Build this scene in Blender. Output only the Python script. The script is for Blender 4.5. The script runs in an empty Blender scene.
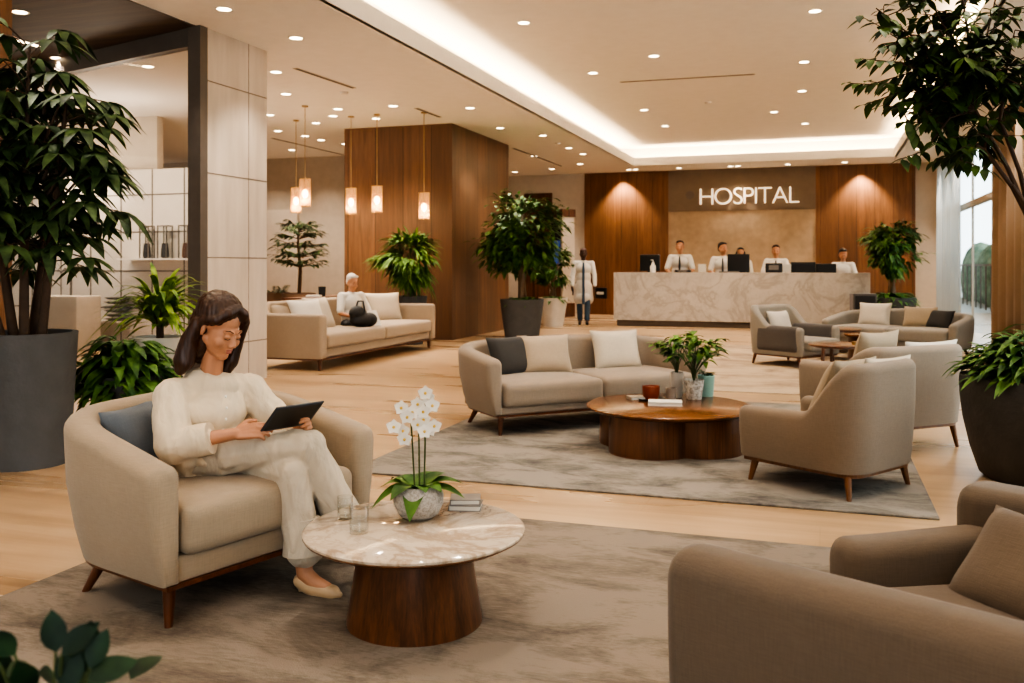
import bpy, bmesh, math, random
from math import sin, cos, pi, radians, sqrt
from mathutils import Vector, Matrix, Euler
random.seed(7)
V = Vector
SC = bpy.context.scene
COL = SC.collection

# ------------------------------------------------------------------ camera model (1024x683)
F, H, YH, TH = 910.0, 1.30, 266.0, math.atan(308/910)
CT, ST = cos(TH), sin(TH)
def cam2w(X, Y): return (X*CT - Y*ST, X*ST + Y*CT)
def G(px, py, z=0.0):
    Y = F*(H-z)/(py-YH); return cam2w((px-512)/F*Y, Y)
def W(px, Y): return cam2w((px-512)/F*Y, Y)

# ------------------------------------------------------------------ helpers
def tag(o, label=None, cat=None, group=None, kind=None):
    if label: o['label'] = label
    if cat: o['category'] = cat
    if group: o['group'] = group
    if kind: o['kind'] = kind
    return o
def empty(name, label, cat, loc=(0,0,0), rz=0.0, group=None):
    o = bpy.data.objects.new(name, None); COL.objects.link(o)
    o.empty_display_size = .1
    o.location = loc; o.rotation_euler = (0,0,radians(rz))
    return tag(o, label, cat, group)
def kids(o): return [c for c in list(COL.objects) if c.parent == o]
def copy_tree(o, parent=None):
    c = o.copy(); COL.objects.link(c)
    if parent is not None: c.parent = parent
    for ch in kids(o): copy_tree(ch, c)
    return c

class MB:
    def __init__(s): s.v=[]; s.f=[]
    def add(s, vs, fs, M=None):
        b=len(s.v)
        s.v += [tuple(M@V(p)) if M is not None else tuple(p) for p in vs]
        s.f += [tuple(i+b for i in f) for f in fs]
        return s
    def box(s, x0,x1,y0,y1,z0,z1, M=None):
        vs=[(x0,y0,z0),(x1,y0,z0),(x1,y1,z0),(x0,y1,z0),(x0,y0,z1),(x1,y0,z1),(x1,y1,z1),(x0,y1,z1)]
        return s.add(vs,[(0,3,2,1),(4,5,6,7),(0,1,5,4),(1,2,6,5),(2,3,7,6),(3,0,4,7)],M)
    def rbox(s, c, size, r=.03, crown=0, n=10, M=None, bulge=0):
        hx,hy,hz=[a/2 for a in size]; r=min(r,hx*.98,hy*.98,hz*.98)
        def lin(h):
            out=[-h,-h+r*.15,-h+r*.5,-h+r]; m=max(2,n//2)
            out+=[(-h+r)+(2*(h-r))*i/m for i in range(1,m)]
            return out+[h-r,h-r*.5,h-r*.15,h]
        ax=[lin(hx),lin(hy),lin(hz)]; H3=(hx,hy,hz)
        idx={}; vs=[]; fs=[]
        def vert(p):
            k=tuple(round(q,5) for q in p)
            if k in idx: return idx[k]
            q=[max(-(h-r),min(h-r,a)) for a,h in zip(p,H3)]
            d=V([a-b for a,b in zip(p,q)])
            if d.length>1e-9: d=d.normalized()*r
            o=V(q)+d
            fx,fy,fz=1-(o.x/hx)**2,1-(o.y/hy)**2,1-(o.z/hz)**2
            if crown and p[2]>0: o.z+=crown*max(0,fx)**.6*max(0,fy)**.6*(o.z/hz)
            if bulge:
                o.y+=bulge*(o.y/hy)*max(0,fz)*max(0,fx)**.4
                o.x+=bulge*(o.x/hx)*max(0,fz)*max(0,fy)**.4
            vs.append((o.x+c[0],o.y+c[1],o.z+c[2])); idx[k]=len(vs)-1; return idx[k]
        for a in range(3):
            b,cc=(a+1)%3,(a+2)%3
            for sg in (-1,1):
                for i in range(len(ax[b])-1):
                    for j in range(len(ax[cc])-1):
                        q=[]
                        for (ii,jj) in ((i,j),(i+1,j),(i+1,j+1),(i,j+1)):
                            p=[0,0,0]; p[a]=sg*H3[a]; p[b]=ax[b][ii]; p[cc]=ax[cc][jj]; q.append(vert(p))
                        if sg<0: q=q[::-1]
                        fs.append(tuple(q))
        return s.add(vs,fs,M)
    def lathe(s, prof, seg=32, c=(0,0,0), M=None, closed=True):
        vs=[]; fs=[]
        for r,z in prof:
            for k in range(seg):
                a=2*pi*k/seg; vs.append((c[0]+r*cos(a),c[1]+r*sin(a),c[2]+z))
        for i in range(len(prof)-1):
            for k in range(seg):
                k2=(k+1)%seg; fs.append((i*seg+k,i*seg+k2,(i+1)*seg+k2,(i+1)*seg+k))
        if closed:
            if prof[0][0]>1e-4: fs.append(tuple(range(seg))[::-1])
            if prof[-1][0]>1e-4: fs.append(tuple((len(prof)-1)*seg+k for k in range(seg)))
        return s.add(vs,fs,M)
    def tube(s, pts, rad, seg=8, M=None):
        pts=[V(p) for p in pts]
        if not hasattr(rad,'__len__'): rad=[rad]*len(pts)
        vs=[]; fs=[]; up=V((0,0,1)); prev=None
        for i,p in enumerate(pts):
            t=(pts[min(i+1,len(pts)-1)]-pts[max(i-1,0)])
            t=t.normalized() if t.length>1e-9 else V((0,0,1))
            if prev is None:
                a=t.cross(up)
                if a.length<1e-3: a=t.cross(V((1,0,0)))
                a.normalize()
            else:
                a=prev-t*prev.dot(t)
                if a.length<1e-6: a=t.cross(V((1,0,0)))
                a.normalize()
            prev=a; b=t.cross(a)
            for k in range(seg):
                g=2*pi*k/seg; q=p+(a*cos(g)+b*sin(g))*rad[i]; vs.append(tuple(q))
        for i in range(len(pts)-1):
            for k in range(seg):
                k2=(k+1)%seg; fs.append((i*seg+k,i*seg+k2,(i+1)*seg+k2,(i+1)*seg+k))
        fs.append(tuple(range(seg))[::-1]); fs.append(tuple((len(pts)-1)*seg+k for k in range(seg)))
        return s.add(vs,fs,M)
    def cap(s, p0, p1, r0, r1, M=None, seg=14):       # tapered capsule
        p0,p1=V(p0),V(p1); t=(p1-p0); L=t.length; t=t/L if L>1e-9 else V((0,0,1))
        pts=[];rad=[]
        for i in range(5):
            a=pi/2*(1-i/4.0); pts.append(p0-t*r0*sin(a)); rad.append(max(r0*cos(a),1e-3))
        for i in range(5):
            a=pi/2*i/4.0; pts.append(p1+t*r1*sin(a)); rad.append(max(r1*cos(a),1e-3))
        return s.tube(pts,rad,seg,M)
    def chain(s, pts, rads, M=None, seg=12):
        for i in range(len(pts)-1): s.cap(pts[i],pts[i+1],rads[i],rads[i+1],M,seg)
        return s
    def ell(s, c, r, M=None, R=None, seg=18, rings=10):
        vs=[];fs=[]
        for i in range(rings+1):
            a=-pi/2+pi*i/rings
            for k in range(seg):
                g=2*pi*k/seg; p=V((r[0]*cos(a)*cos(g),r[1]*cos(a)*sin(g),r[2]*sin(a)))
                if R is not None: p=R@p
                vs.append((p.x+c[0],p.y+c[1],p.z+c[2]))
        for i in range(rings):
            for k in range(seg):
                k2=(k+1)%seg; fs.append((i*seg+k,i*seg+k2,(i+1)*seg+k2,(i+1)*seg+k))
        return s.add(vs,fs,M)
    def prism(s, poly, z0, z1, M=None):
        n=len(poly); vs=[(x,y,z0) for x,y in poly]+[(x,y,z1) for x,y in poly]
        fs=[tuple(range(n))[::-1],tuple(range(n,2*n))]+[(i,(i+1)%n,n+(i+1)%n,n+i) for i in range(n)]
        return s.add(vs,fs,M)
    def leaf(s, p, d, L, w, droop=.3, fold=.25, n=V((0,0,1)), seg=4, tip=1.0):
        p=V(p); d=V(d).normalized(); side=d.cross(n)
        if side.length<1e-3: side=d.cross(V((1,0,0)))
        side.normalize(); up=side.cross(d)
        vs=[];fs=[]
        for i in range(seg+1):
            t=i/seg
            ww=w*.5*(sin(pi*min(1,t**.8))**.85 if 0<t<1 else (.06 if t==0 else 0.02))
            c=p+d*(L*t)-V((0,0,1))*(droop*L*t*t)
            vs+= [tuple(c-side*ww+up*ww*fold), tuple(c), tuple(c+side*ww+up*ww*fold)]
        for i in range(seg):
            a=i*3; fs+=[(a,a+1,a+4,a+3),(a+1,a+2,a+5,a+4)]
        return s.add(vs,fs)
    def mesh(s, name):
        me=bpy.data.meshes.new(name); me.from_pydata(s.v,[],s.f); me.update(); return me
    def build(s, name, mat, parent=None, smooth=40, recalc=True, label=None):
        me=s.mesh(name)
        if recalc:
            bm=bmesh.new(); bm.from_mesh(me); bmesh.ops.recalc_face_normals(bm,faces=bm.faces); bm.to_mesh(me); bm.free()
        if mat: me.materials.append(mat)
        if smooth:
            me.polygons.foreach_set('use_smooth',[True]*len(me.polygons))
            try: me.set_sharp_from_angle(angle=radians(smooth))
            except Exception: pass
        o=bpy.data.objects.new(name,me); COL.objects.link(o)
        if parent is not None: o.parent=parent
        if label: o['label']=label
        return o
    def blob(s, name, mat, parent=None, vox=.008, it=4, fac=.5, disp=None):   # one continuous surface
        me=s.mesh(name); t=bpy.data.objects.new(name+'_t',me); COL.objects.link(t)
        m=t.modifiers.new('r','REMESH'); m.mode='VOXEL'; m.voxel_size=vox; m.use_smooth_shade=True
        if it:
            q=t.modifiers.new('s','SMOOTH'); q.iterations=it; q.factor=fac
        dg=bpy.context.evaluated_depsgraph_get(); dg.update()
        nm=bpy.data.meshes.new_from_object(t.evaluated_get(dg)); nm.name=name
        bpy.data.objects.remove(t); bpy.data.meshes.remove(me)
        nm.materials.clear()
        if mat: nm.materials.append(mat)
        nm.polygons.foreach_set('use_smooth',[True]*len(nm.polygons))
        if disp:                                   # cloth folds / hair locks as real relief
            from mathutils import noise as _n
            amp,sx,sy,sz=disp; nor=[v.normal.copy() for v in nm.vertices]
            for v,q in zip(nm.vertices,nor):
                p=V((v.co.x*sx,v.co.y*sy,v.co.z*sz)); v.co+=q*amp*(_n.noise(p)+.5*_n.noise(p*2.1))
            nm.update()
        o=bpy.data.objects.new(name,nm); COL.objects.link(o)
        if parent is not None: o.parent=parent
        return o

def structure(o): o['kind']='structure'; return o

# ------------------------------------------------------------------ materials
def srgb(h):
    h=h.lstrip('#'); c=[int(h[i:i+2],16)/255 for i in (0,2,4)]
    return tuple(((x+.055)/1.055)**2.4 if x>.04045 else x/12.92 for x in c)+(1,)
class NT:
    def __init__(s,name):
        s.m=bpy.data.materials.new(name); s.m.use_nodes=True; s.t=s.m.node_tree; s.b=s.t.nodes['Principled BSDF']
    def n(s,typ,**k):
        o=s.t.nodes.new(typ)
        for a,b in k.items():
            if hasattr(o,a) and a not in ('Scale',): setattr(o,a,b)
        return o
    def l(s,a,b): s.t.links.new(a,b)
    def coords(s,scale=(1,1,1),kind='Object',rot=(0,0,0)):
        tc=s.n('ShaderNodeTexCoord'); mp=s.n('ShaderNodeMapping')
        mp.inputs['Scale'].default_value=scale; mp.inputs['Rotation'].default_value=rot
        s.l(tc.outputs[kind],mp.inputs['Vector']); return mp.outputs['Vector']
    def noise(s,vec,scale,detail=4,rough=.55,dist=0):
        o=s.n('ShaderNodeTexNoise'); s.l(vec,o.inputs['Vector'])
        o.inputs['Scale'].default_value=scale; o.inputs['Detail'].default_value=detail
        o.inputs['Roughness'].default_value=rough; o.inputs['Distortion'].default_value=dist; return o.outputs['Fac']
    def ramp(s,fac,stops):
        o=s.n('ShaderNodeValToRGB'); s.l(fac,o.inputs['Fac']); e=o.color_ramp.elements
        while len(e)<len(stops): e.new(.5)
        for i,(p,c) in enumerate(stops): e[i].position=p; e[i].color=c
        return o.outputs['Color']
    def mix(s,fac,a,b,mode='MIX'):
        o=s.n('ShaderNodeMix'); o.data_type='RGBA'; o.blend_type=mode
        for sock,val in ((o.inputs[0],fac),(o.inputs[6],a),(o.inputs[7],b)):
            if hasattr(val,'links') or isinstance(val,bpy.types.NodeSocket): s.l(val,sock)
            else: sock.default_value=val
        return o.outputs[2]
    def bump(s,h,strength=.2,dist=.01):
        o=s.n('ShaderNodeBump'); s.l(h,o.inputs['Height']); o.inputs['Strength'].default_value=strength
        o.inputs['Distance'].default_value=dist; s.l(o.outputs['Normal'],s.b.inputs['Normal'])
    def set(s,**k):
        for a,b in k.items():
            i=s.b.inputs[a.replace('_',' ')]
            if isinstance(b,bpy.types.NodeSocket): s.l(b,i)
            else: i.default_value=b
        return s
def dk(c,f): return (c[0]*f,c[1]*f,c[2]*f,1)

def plain(name,hexc,rough=.5,metal=0,var=.08,bump=0,bscale=40):
    t=NT(name); c=srgb(hexc); v=t.coords()
    f=t.noise(v,6,4)
    t.set(Base_Color=t.ramp(f,[(.3,dk(c,1-var)),(.7,dk(c,1+var))]),Roughness=rough,Metallic=metal)
    if bump: t.bump(t.noise(v,bscale,4),bump,.01)
    return t.m
def fabric(name,hexc,var=.10,rough=.9):
    t=NT(name); c=srgb(hexc); v=t.coords()
    big=t.noise(v,3,3); vx=t.coords((1,1,.08)); vz=t.coords((.1,.1,1))
    w=t.n('ShaderNodeMath',operation='ADD'); t.l(t.noise(vx,260,2),w.inputs[0]); t.l(t.noise(vz,260,2),w.inputs[1])
    h=t.n('ShaderNodeMath',operation='MULTIPLY'); t.l(w.outputs[0],h.inputs[0]); h.inputs[1].default_value=.5
    base=t.ramp(h.outputs[0],[(.35,dk(c,1-var)),(.65,dk(c,1+var))])
    col=t.mix(.35,base,t.ramp(big,[(.3,dk(c,.9)),(.7,dk(c,1.08))]))
    t.set(Base_Color=col,Roughness=rough); t.b.inputs['Sheen Weight'].default_value=.15
    t.b.inputs['Specular IOR Level'].default_value=.2
    t.bump(h.outputs[0],.35,.004); return t.m
def wood(name,h1,h2,axis='z',scale=1.0,rough=.38,panel=0):
    t=NT(name); a,b=srgb(h1),srgb(h2)
    sc={'z':(9,9,.55),'x':(.55,9,9),'y':(9,.55,9)}[axis]
    v=t.coords(tuple(q*scale for q in sc))
    f=t.noise(v,1.6,6,.62,.6); g=t.noise(t.coords(tuple(q*scale*5 for q in sc)),2.2,3,.5)
    mx=t.n('ShaderNodeMath',operation='MULTIPLY_ADD'); t.l(g,mx.inputs[0]); mx.inputs[1].default_value=.35; t.l(f,mx.inputs[2])
    col=t.ramp(mx.outputs[0],[(.42,a),(.62,dk(a,.6)) if False else (.62,((a[0]+b[0])/2,(a[1]+b[1])/2,(a[2]+b[2])/2,1)),(.85,b)])
    if panel:   # vertical veneer boards: tone shifts board to board
        tc=t.n('ShaderNodeTexCoord'); sp=t.n('ShaderNodeSeparateXYZ'); t.l(tc.outputs['Object'],sp.inputs[0])
        ad=t.n('ShaderNodeMath',operation='ADD'); t.l(sp.outputs[0],ad.inputs[0]); t.l(sp.outputs[1],ad.inputs[1])
        dv=t.n('ShaderNodeMath',operation='MULTIPLY'); t.l(ad.outputs[0],dv.inputs[0]); dv.inputs[1].default_value=1/panel
        fl=t.n('ShaderNodeMath',operation='FLOOR'); t.l(dv.outputs[0],fl.inputs[0])
        wn=t.n('ShaderNodeTexWhiteNoise',noise_dimensions='1D'); t.l(fl.outputs[0],wn.inputs['W'])
        fr=t.n('ShaderNodeMath',operation='FRACT'); t.l(dv.outputs[0],fr.inputs[0])
        gp=t.n('ShaderNodeMath',operation='LESS_THAN'); t.l(fr.outputs[0],gp.inputs[0]); gp.inputs[1].default_value=.02
        col=t.mix(t.ramp(wn.outputs['Value'],[(0,(0,0,0,1)),(1,(.65,.65,.65,1))]),col,dk(b,.8))
        col=t.mix(gp.outputs[0],col,dk(b,.35))
    t.set(Base_Color=col,Roughness=rough); t.bump(mx.outputs[0],.08,.004); return t.m
def marble(name,base,vein,scale=1.2,rough=.18):
    t=NT(name); v=t.coords(); b,c=srgb(base),srgb(vein)
    n1=t.noise(v,scale,9,.62,.7); n2=t.noise(v,scale*2.6,9,.64,.8)
    def vein_of(n,w):
        s=t.n('ShaderNodeMath',operation='SUBTRACT'); t.l(n,s.inputs[0]); s.inputs[1].default_value=.5
        a=t.n('ShaderNodeMath',operation='ABSOLUTE'); t.l(s.outputs[0],a.inputs[0])
        return t.ramp(a.outputs[0],[(0,(1,1,1,1)),(w,(0,0,0,1))])
    cl=t.ramp(t.noise(v,scale*.9,5,.6,.8),[(.3,b),(.75,dk(b,.82))])
    col=t.mix(vein_of(n1,.045),cl,c)
    m2=t.n('ShaderNodeMath',operation='MULTIPLY'); t.l(vein_of(n2,.03),m2.inputs[0]); m2.inputs[1].default_value=.45
    col=t.mix(m2.outputs[0],col,c)
    t.set(Base_Color=col,Roughness=rough); return t.m
def emit(name,hexc,strength):
    t=NT(name); c=srgb(hexc); t.set(Base_Color=c,Emission_Color=c,Emission_Strength=strength); return t.m
def glass(name,tint=(1,1,1,1),refl=.12,rough=.02):
    t=NT(name); t.t.nodes.remove(t.b)
    tr=t.n('ShaderNodeBsdfTransparent'); tr.inputs[0].default_value=tint
    gl=t.n('ShaderNodeBsdfGlossy'); gl.inputs['Roughness'].default_value=rough
    lw=t.n('ShaderNodeLayerWeight'); lw.inputs['Blend'].default_value=.5
    pw=t.n('ShaderNodeMath',operation='POWER'); t.l(lw.outputs['Facing'],pw.inputs[0]); pw.inputs[1].default_value=3.0
    ma=t.n('ShaderNodeMath',operation='MULTIPLY_ADD'); t.l(pw.outputs[0],ma.inputs[0]); ma.inputs[1].default_value=refl*2; ma.inputs[2].default_value=.03
    mx=t.n('ShaderNodeMixShader'); t.l(ma.outputs[0],mx.inputs[0])
    t.l(tr.outputs[0],mx.inputs[1]); t.l(gl.outputs[0],mx.inputs[2])
    t.l(mx.outputs[0],t.t.nodes['Material Output'].inputs['Surface']); return t.m
def leafmat(name,h1,h2,rough=.42,scale=9):
    t=NT(name); v=t.coords(); f=t.noise(v,scale,3)
    t.set(Base_Color=t.ramp(f,[(.35,srgb(h1)),(.68,srgb(h2))]),Roughness=rough+.12)
    t.b.inputs['Specular IOR Level'].default_value=.22
    return t.m

M={}
def floor_mat():
    t=NT('floor_travertine'); v=t.coords()
    br=t.n('ShaderNodeTexBrick'); t.l(v,br.inputs['Vector'])
    br.inputs['Scale'].default_value=1; br.inputs['Brick Width'].default_value=1.8; br.inputs['Row Height'].default_value=.6
    br.inputs['Mortar Size'].default_value=.004; br.inputs['Mortar Smooth'].default_value=.3
    br.inputs['Color1'].default_value=srgb('#b39372'); br.inputs['Color2'].default_value=srgb('#9d7e5d'); br.inputs['Mortar'].default_value=srgb('#96795a')
    st=t.noise(t.coords((.45,5,1)),1.4,7,.62,.5); st2=t.noise(t.coords((.25,1.6,1)),1.0,4,.55,.4)
    col=t.mix(.55,br.outputs['Color'],t.ramp(st,[(.3,srgb('#785d42')),(.52,srgb('#ad8e6b')),(.72,srgb('#c9b090'))]))
    col=t.mix(.4,col,t.ramp(st2,[(.3,srgb('#866a4d')),(.7,srgb('#c5aa87'))]))
    t.set(Base_Color=col,Roughness=t.ramp(st2,[(.3,(.24,.24,.24,1)),(.7,(.36,.36,.36,1))]))
    t.bump(br.outputs['Fac'],.06,.002); return t.m
def rug_mat(name,pal,sx=1.0):
    t=NT(name); v=t.coords((sx,1.7*sx,1)); d=t.noise(v,1.7,10,.70,.5); s=t.noise(t.coords((9,46,1)),2.0,4,.7,.3)
    a=t.n('ShaderNodeMath',operation='MULTIPLY_ADD'); t.l(s,a.inputs[0]); a.inputs[1].default_value=.28; t.l(d,a.inputs[2])
    t.set(Base_Color=t.ramp(a.outputs[0],[(.42+.09*i,srgb(c)) for i,c in enumerate(pal)]),Roughness=.95)
    t.b.inputs['Specular IOR Level'].default_value=.1
    t.bump(t.noise(t.coords(),220,2),.5,.006); return t.m
M['floor']=floor_mat()
M['rug']=rug_mat('rug_front',['#524b44','#645b52','#766c61','#887d71'])
M['rug2']=rug_mat('rug_middle',['#4d4b48','#625e5a','#787269','#8c857c'],1.3)
M['rug3']=rug_mat('rug_far',['#75665e','#94806f','#a8957f','#b7a48c'],.8)
M['paint']=plain('ceiling_paint','#ebe6df',.8,var=.02)
M['wall']=plain('wall_plaster','#c9bcab',.8,var=.04)
M['wall_grey']=plain('wall_greybeige','#b5a897',.8,var=.05)
def stone_col():
    t=NT('stone_cladding'); v=t.coords((1,1,1))
    c=t.ramp(t.noise(t.coords((3,3,.5)),1.2,5),[(.3,srgb('#b8aa9a')),(.7,srgb('#d3c7b8'))])
    t.set(Base_Color=c,Roughness=.45); return t.m
M['stone']=stone_col()
M['joint']=plain('stone_joint','#7d7064',.8)
M['concrete']=plain('reception_stone','#b29b80',.6,var=.10)
M['header']=plain('reception_header','#7b6a58',.6,var=.06)
M['wood_wall']=wood('wood_panel','#95653f','#684426','z',.8,.42,panel=.42)
M['wood_block']=wood('wood_block','#866145','#604530','z',.8,.40,panel=.55)
M['wood_dark']=wood('walnut','#7a4d2e','#472b1a','z',1.6,.32)
M['wood_top']=wood('walnut_top','#80532f','#54341d','x',1.4,.22)
M['wood_drum']=wood('walnut_drum','#8b5a37','#54341f','z',.9,.3,panel=.11)
M['wood_leg']=wood('walnut_leg','#6b3d20','#452512','z',2,.35)
M['wood_leg_l']=wood('oak_leg','#8a5a32','#5f3b1f','z',2,.35)
M['wood_ceil']=wood('ceiling_boards','#5d4a39','#33281f','x',.6,.6)
M['fab']=fabric('fabric_beige','#998873')
M['fab_mid']=fabric('fabric_greige','#8f8070')
M['fab_r']=fabric('fabric_taupe','#827363')
M['fab_f']=fabric('fabric_brown_taupe','#6b5e51')
M['fab_far']=fabric('fabric_sand','#a08e79')
M['fab_cool']=fabric('fabric_cool_greige','#918a80')
M['fab_grey']=fabric('fabric_dark_grey','#5d5855')
M['p_blue']=fabric('pillow_slate','#5b6066')
M['p_dark']=fabric('pillow_charcoal','#3e3b38')
M['p_beige']=fabric('pillow_beige','#a5937d')
M['p_cream']=fabric('pillow_cream','#bfb19d')
M['p_white']=fabric('pillow_white','#c9c0b3')
M['p_tan']=fabric('pillow_tan','#9e8e78')
M['marble']=marble('counter_marble','#cfc8be','#b0a79b',1.3,.28)
M['marble_t']=marble('table_marble','#cbbba8','#a18d78',2.0,.08)
M['plinth']=plain('dark_plinth','#6e6358',.6)
M['steel']=plain('brushed_bronze','#635a52',.5,.2)
M['pot_grey']=plain('pot_grey','#4c4b4a',.75,var=.12,bump=.4,bscale=30)
M['pot_dark']=plain('pot_dark','#46423e',.75,var=.15,bump=.4,bscale=30)
M['pot_brown']=plain('pot_brown','#6b5544',.7,var=.1)
M['pot_white']=plain('pot_white','#c9c1b4',.6)
M['soil']=plain('soil','#2a2019',.95,var=.3,bump=.6,bscale=60)
def speck(name,a,b,sc):
    t=NT(name); v=t.coords(); f=t.noise(v,sc,6,.7,.6)
    t.set(Base_Color=t.ramp(f,[(.38,srgb(b)),(.6,srgb(a))]),Roughness=.75); t.bump(f,.4,.006); return t.m
M['pot_speck']=speck('pot_speckled','#cfc7ba','#857b70',38)
M['pot_bowl']=speck('bowl_textured','#beb5aa','#8b847b',75)
M['mint']=plain('mint_glaze','#8db0a2',.3)
M['vase']=plain('vase_grey_white','#b9b2a8',.4)
M['cup_red']=plain('cup_rust','#7e3419',.3)
M['cup_gl']=plain('cup_taupe','#8a7a6c',.35)
M['paper']=plain('paper','#d9d2c6',.7,var=.03)
M['book_g']=plain('book_grey','#77716c',.6)
M['black']=plain('black_plastic','#121212',.35)
M['black2']=plain('soft_black','#1e1c1c',.6)
M['screen']=plain('tablet_back','#33363d',.35)
M['white_pl']=plain('white_plastic','#ddd6cc',.4)
M['trunk']=plain('bark','#4a3626',.85,var=.25,bump=.5,bscale=50)
M['trunk_l']=plain('bark_light','#6f5a45',.85,var=.25,bump=.5,bscale=50)
M['lf_dark']=leafmat('leaf_dark','#212f1a','#4c6035')
M['lf_mid']=leafmat('leaf_mid','#2c4a20','#5f8038')
M['lf_bright']=leafmat('leaf_bright','#3f5f1c','#93a83e')
M['lf_tree']=leafmat('leaf_tree','#1d2d12','#4c662b')
M['lf_fresh']=leafmat('leaf_fresh','#36542a','#6c8b3c')
M['lf_fg']=leafmat('leaf_deep','#122417','#2b4a2b')
M['petal']=plain('petal','#efe8dc',.6,var=.03)
M['pollen']=plain('orchid_heart','#d8b24a',.6)
M['stem']=plain('stem_green','#3d4a24',.6)
M['gold']=plain('pale_brass','#a98a5c',.35,.6)
M['lamp']=emit('downlight_glow','#ffe3b8',14)
M['bulb']=emit('bulb_glow','#ffcf8e',22)
M['sign']=emit('sign_letters','#ffeccf',1.1)
M['glass']=glass('clear_glass',(.96,.97,.96,1),.12)
M['glass_p']=glass('partition_glass',(.90,.89,.87,1),.06)
M['glass_w']=glass('window_glass',(.96,.985,.99,1),.06)
M['glass_d']=glass('drink_glass',(.975,.98,.978,1),.5)
def shade_mat():
    t=NT('pendant_glass'); c=srgb('#f2b878')
    t.set(Base_Color=c,Roughness=.3,Emission_Color=c,Emission_Strength=.32)
    tr=t.n('ShaderNodeBsdfTransparent'); mx=t.n('ShaderNodeMixShader'); mx.inputs[0].default_value=.34
    t.l(tr.outputs[0],mx.inputs[1]); t.l(t.b.outputs[0],mx.inputs[2]); t.l(mx.outputs[0],t.t.nodes['Material Output'].inputs['Surface']); return t.m
M['shade']=shade_mat()
M['curtain']=fabric('curtain_tan','#9a8570')
def sheer_mat():
    t=NT('sheer_curtain'); c=srgb('#cfd2d0'); t.set(Base_Color=c,Roughness=.9)
    tr=t.n('ShaderNodeBsdfTransparent'); tl=t.n('ShaderNodeBsdfTranslucent'); tl.inputs[0].default_value=c
    m1=t.n('ShaderNodeMixShader'); m1.inputs[0].default_value=.5; t.l(t.b.outputs[0],m1.inputs[1]); t.l(tl.outputs[0],m1.inputs[2])
    m2=t.n('ShaderNodeMixShader'); m2.inputs[0].default_value=.7; t.l(tr.outputs[0],m2.inputs[1]); t.l(m1.outputs[0],m2.inputs[2])
    t.l(m2.outputs[0],t.t.nodes['Material Output'].inputs['Surface']); return t.m
M['sheer']=sheer_mat()
M['frame']=plain('window_frame','#b5aa9b',.5)
M['door_w']=plain('door_white','#d9dcdb',.5)
M['tile']=plain('cabinet_white','#cfc5b8',.35,var=.03)
M['tile_l']=plain('cabinet_line','#6a6158',.6)
M['skin']=plain('skin_light','#b57f5e',.5,var=.04)
M['skin_d']=plain('skin_dark','#4a2e20',.5,var=.05)
M['skin_m']=plain('skin_medium','#bd8866',.5,var=.04)
M['lips']=plain('lips','#9a5648',.4)
M['hair_b']=wood('hair_brown','#4a2b18','#2a170d','z',5,.42)
M['hair_k']=plain('hair_black','#1c1512',.5)
M['hair_w']=plain('hair_grey','#cfc6bb',.6)
M['blouse']=fabric('blouse_cream','#d9c9b3',.04,.7)
M['trouser']=fabric('trouser_ivory','#c3b6a3',.04,.75)
def cloth(name,hexc,var=.05,rough=.75):
    t=NT(name); c=srgb(hexc); v=t.coords((1,1,.55)); f=t.noise(v,9,3,.5,.8); g=t.noise(t.coords(),420,2)
    t.set(Base_Color=t.ramp(f,[(.3,dk(c,1-var)),(.7,dk(c,1+var))]),Roughness=rough); t.b.inputs['Sheen Weight'].default_value=.1
    a=t.n('ShaderNodeMath',operation='MULTIPLY_ADD'); t.l(g,a.inputs[0]); a.inputs[1].default_value=.03; t.l(f,a.inputs[2])
    t.bump(a.outputs[0],.55,.05); return t.m
M['blouse']=cloth('blouse_cream_cloth','#d6c3a8'); M['trouser']=cloth('trouser_ivory_cloth','#bdae99')
M['coat']=fabric('coat_white','#ddd6ca',.04,.8)
M['jeans']=fabric('jeans_blue','#4a5c6e',.1)
M['shoe']=plain('shoe_nude','#c0a07c',.4)
M['sole']=plain('shoe_black','#17130f',.5)
M['hedge']=leafmat('outdoor_green','#53705a','#93ab92',.8,3)
M['ext']=plain('outdoor_facade','#9fb2ba',.8)
M['ext_ground']=plain('outdoor_paving','#b9bdbb',.8)
M['blue_scr']=emit('blue_screen','#2e4a8c',.8)

# ------------------------------------------------------------------ camera
cd=bpy.data.cameras.new('camera'); cam=bpy.data.objects.new('camera',cd); COL.objects.link(cam)
cam.location=(0,0,H); cam.rotation_euler=(pi/2,0,TH); cd.sensor_width=36; cd.lens=F/1024*36
cd.shift_y=-(341.5-YH)/1024; cd.clip_start=.05; cd.clip_end=300
cd.dof.use_dof=True; cd.dof.focus_distance=4.0; cd.dof.aperture_fstop=4.2
SC.camera=cam

# ------------------------------------------------------------------ setting
ZS=3.80; ZT=4.28
def sbox(name,b,mat,smooth=0):
    return structure(MB().box(*b).build(name,mat,None,smooth))
sbox('floor',(-18,6.5,-3,28,-.12,0),M['floor'])
# lower ceiling (soffit) around the raised tray, as one ring
DU=-6.14
def ceil_ring():
    m=MB()
    for (a,b,c,d) in ((DU,-4.42,-3,28),(-18,DU,8.0,28),(-4.42,1.62,22.5,28),(1.62,2.95,-3,28)):
        m.box(a,b,c,d,ZS,ZS+.03)
    return m.build('ceiling_lower',M['paint'],None,0)
structure(ceil_ring())
structure(MB().prism([(-18,-3),(DU,-3),(DU,7.96),(-18,11.24)],ZS-.012,ZS-.002).build('ceiling_boards',M['wood_ceil'],None,0))
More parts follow.
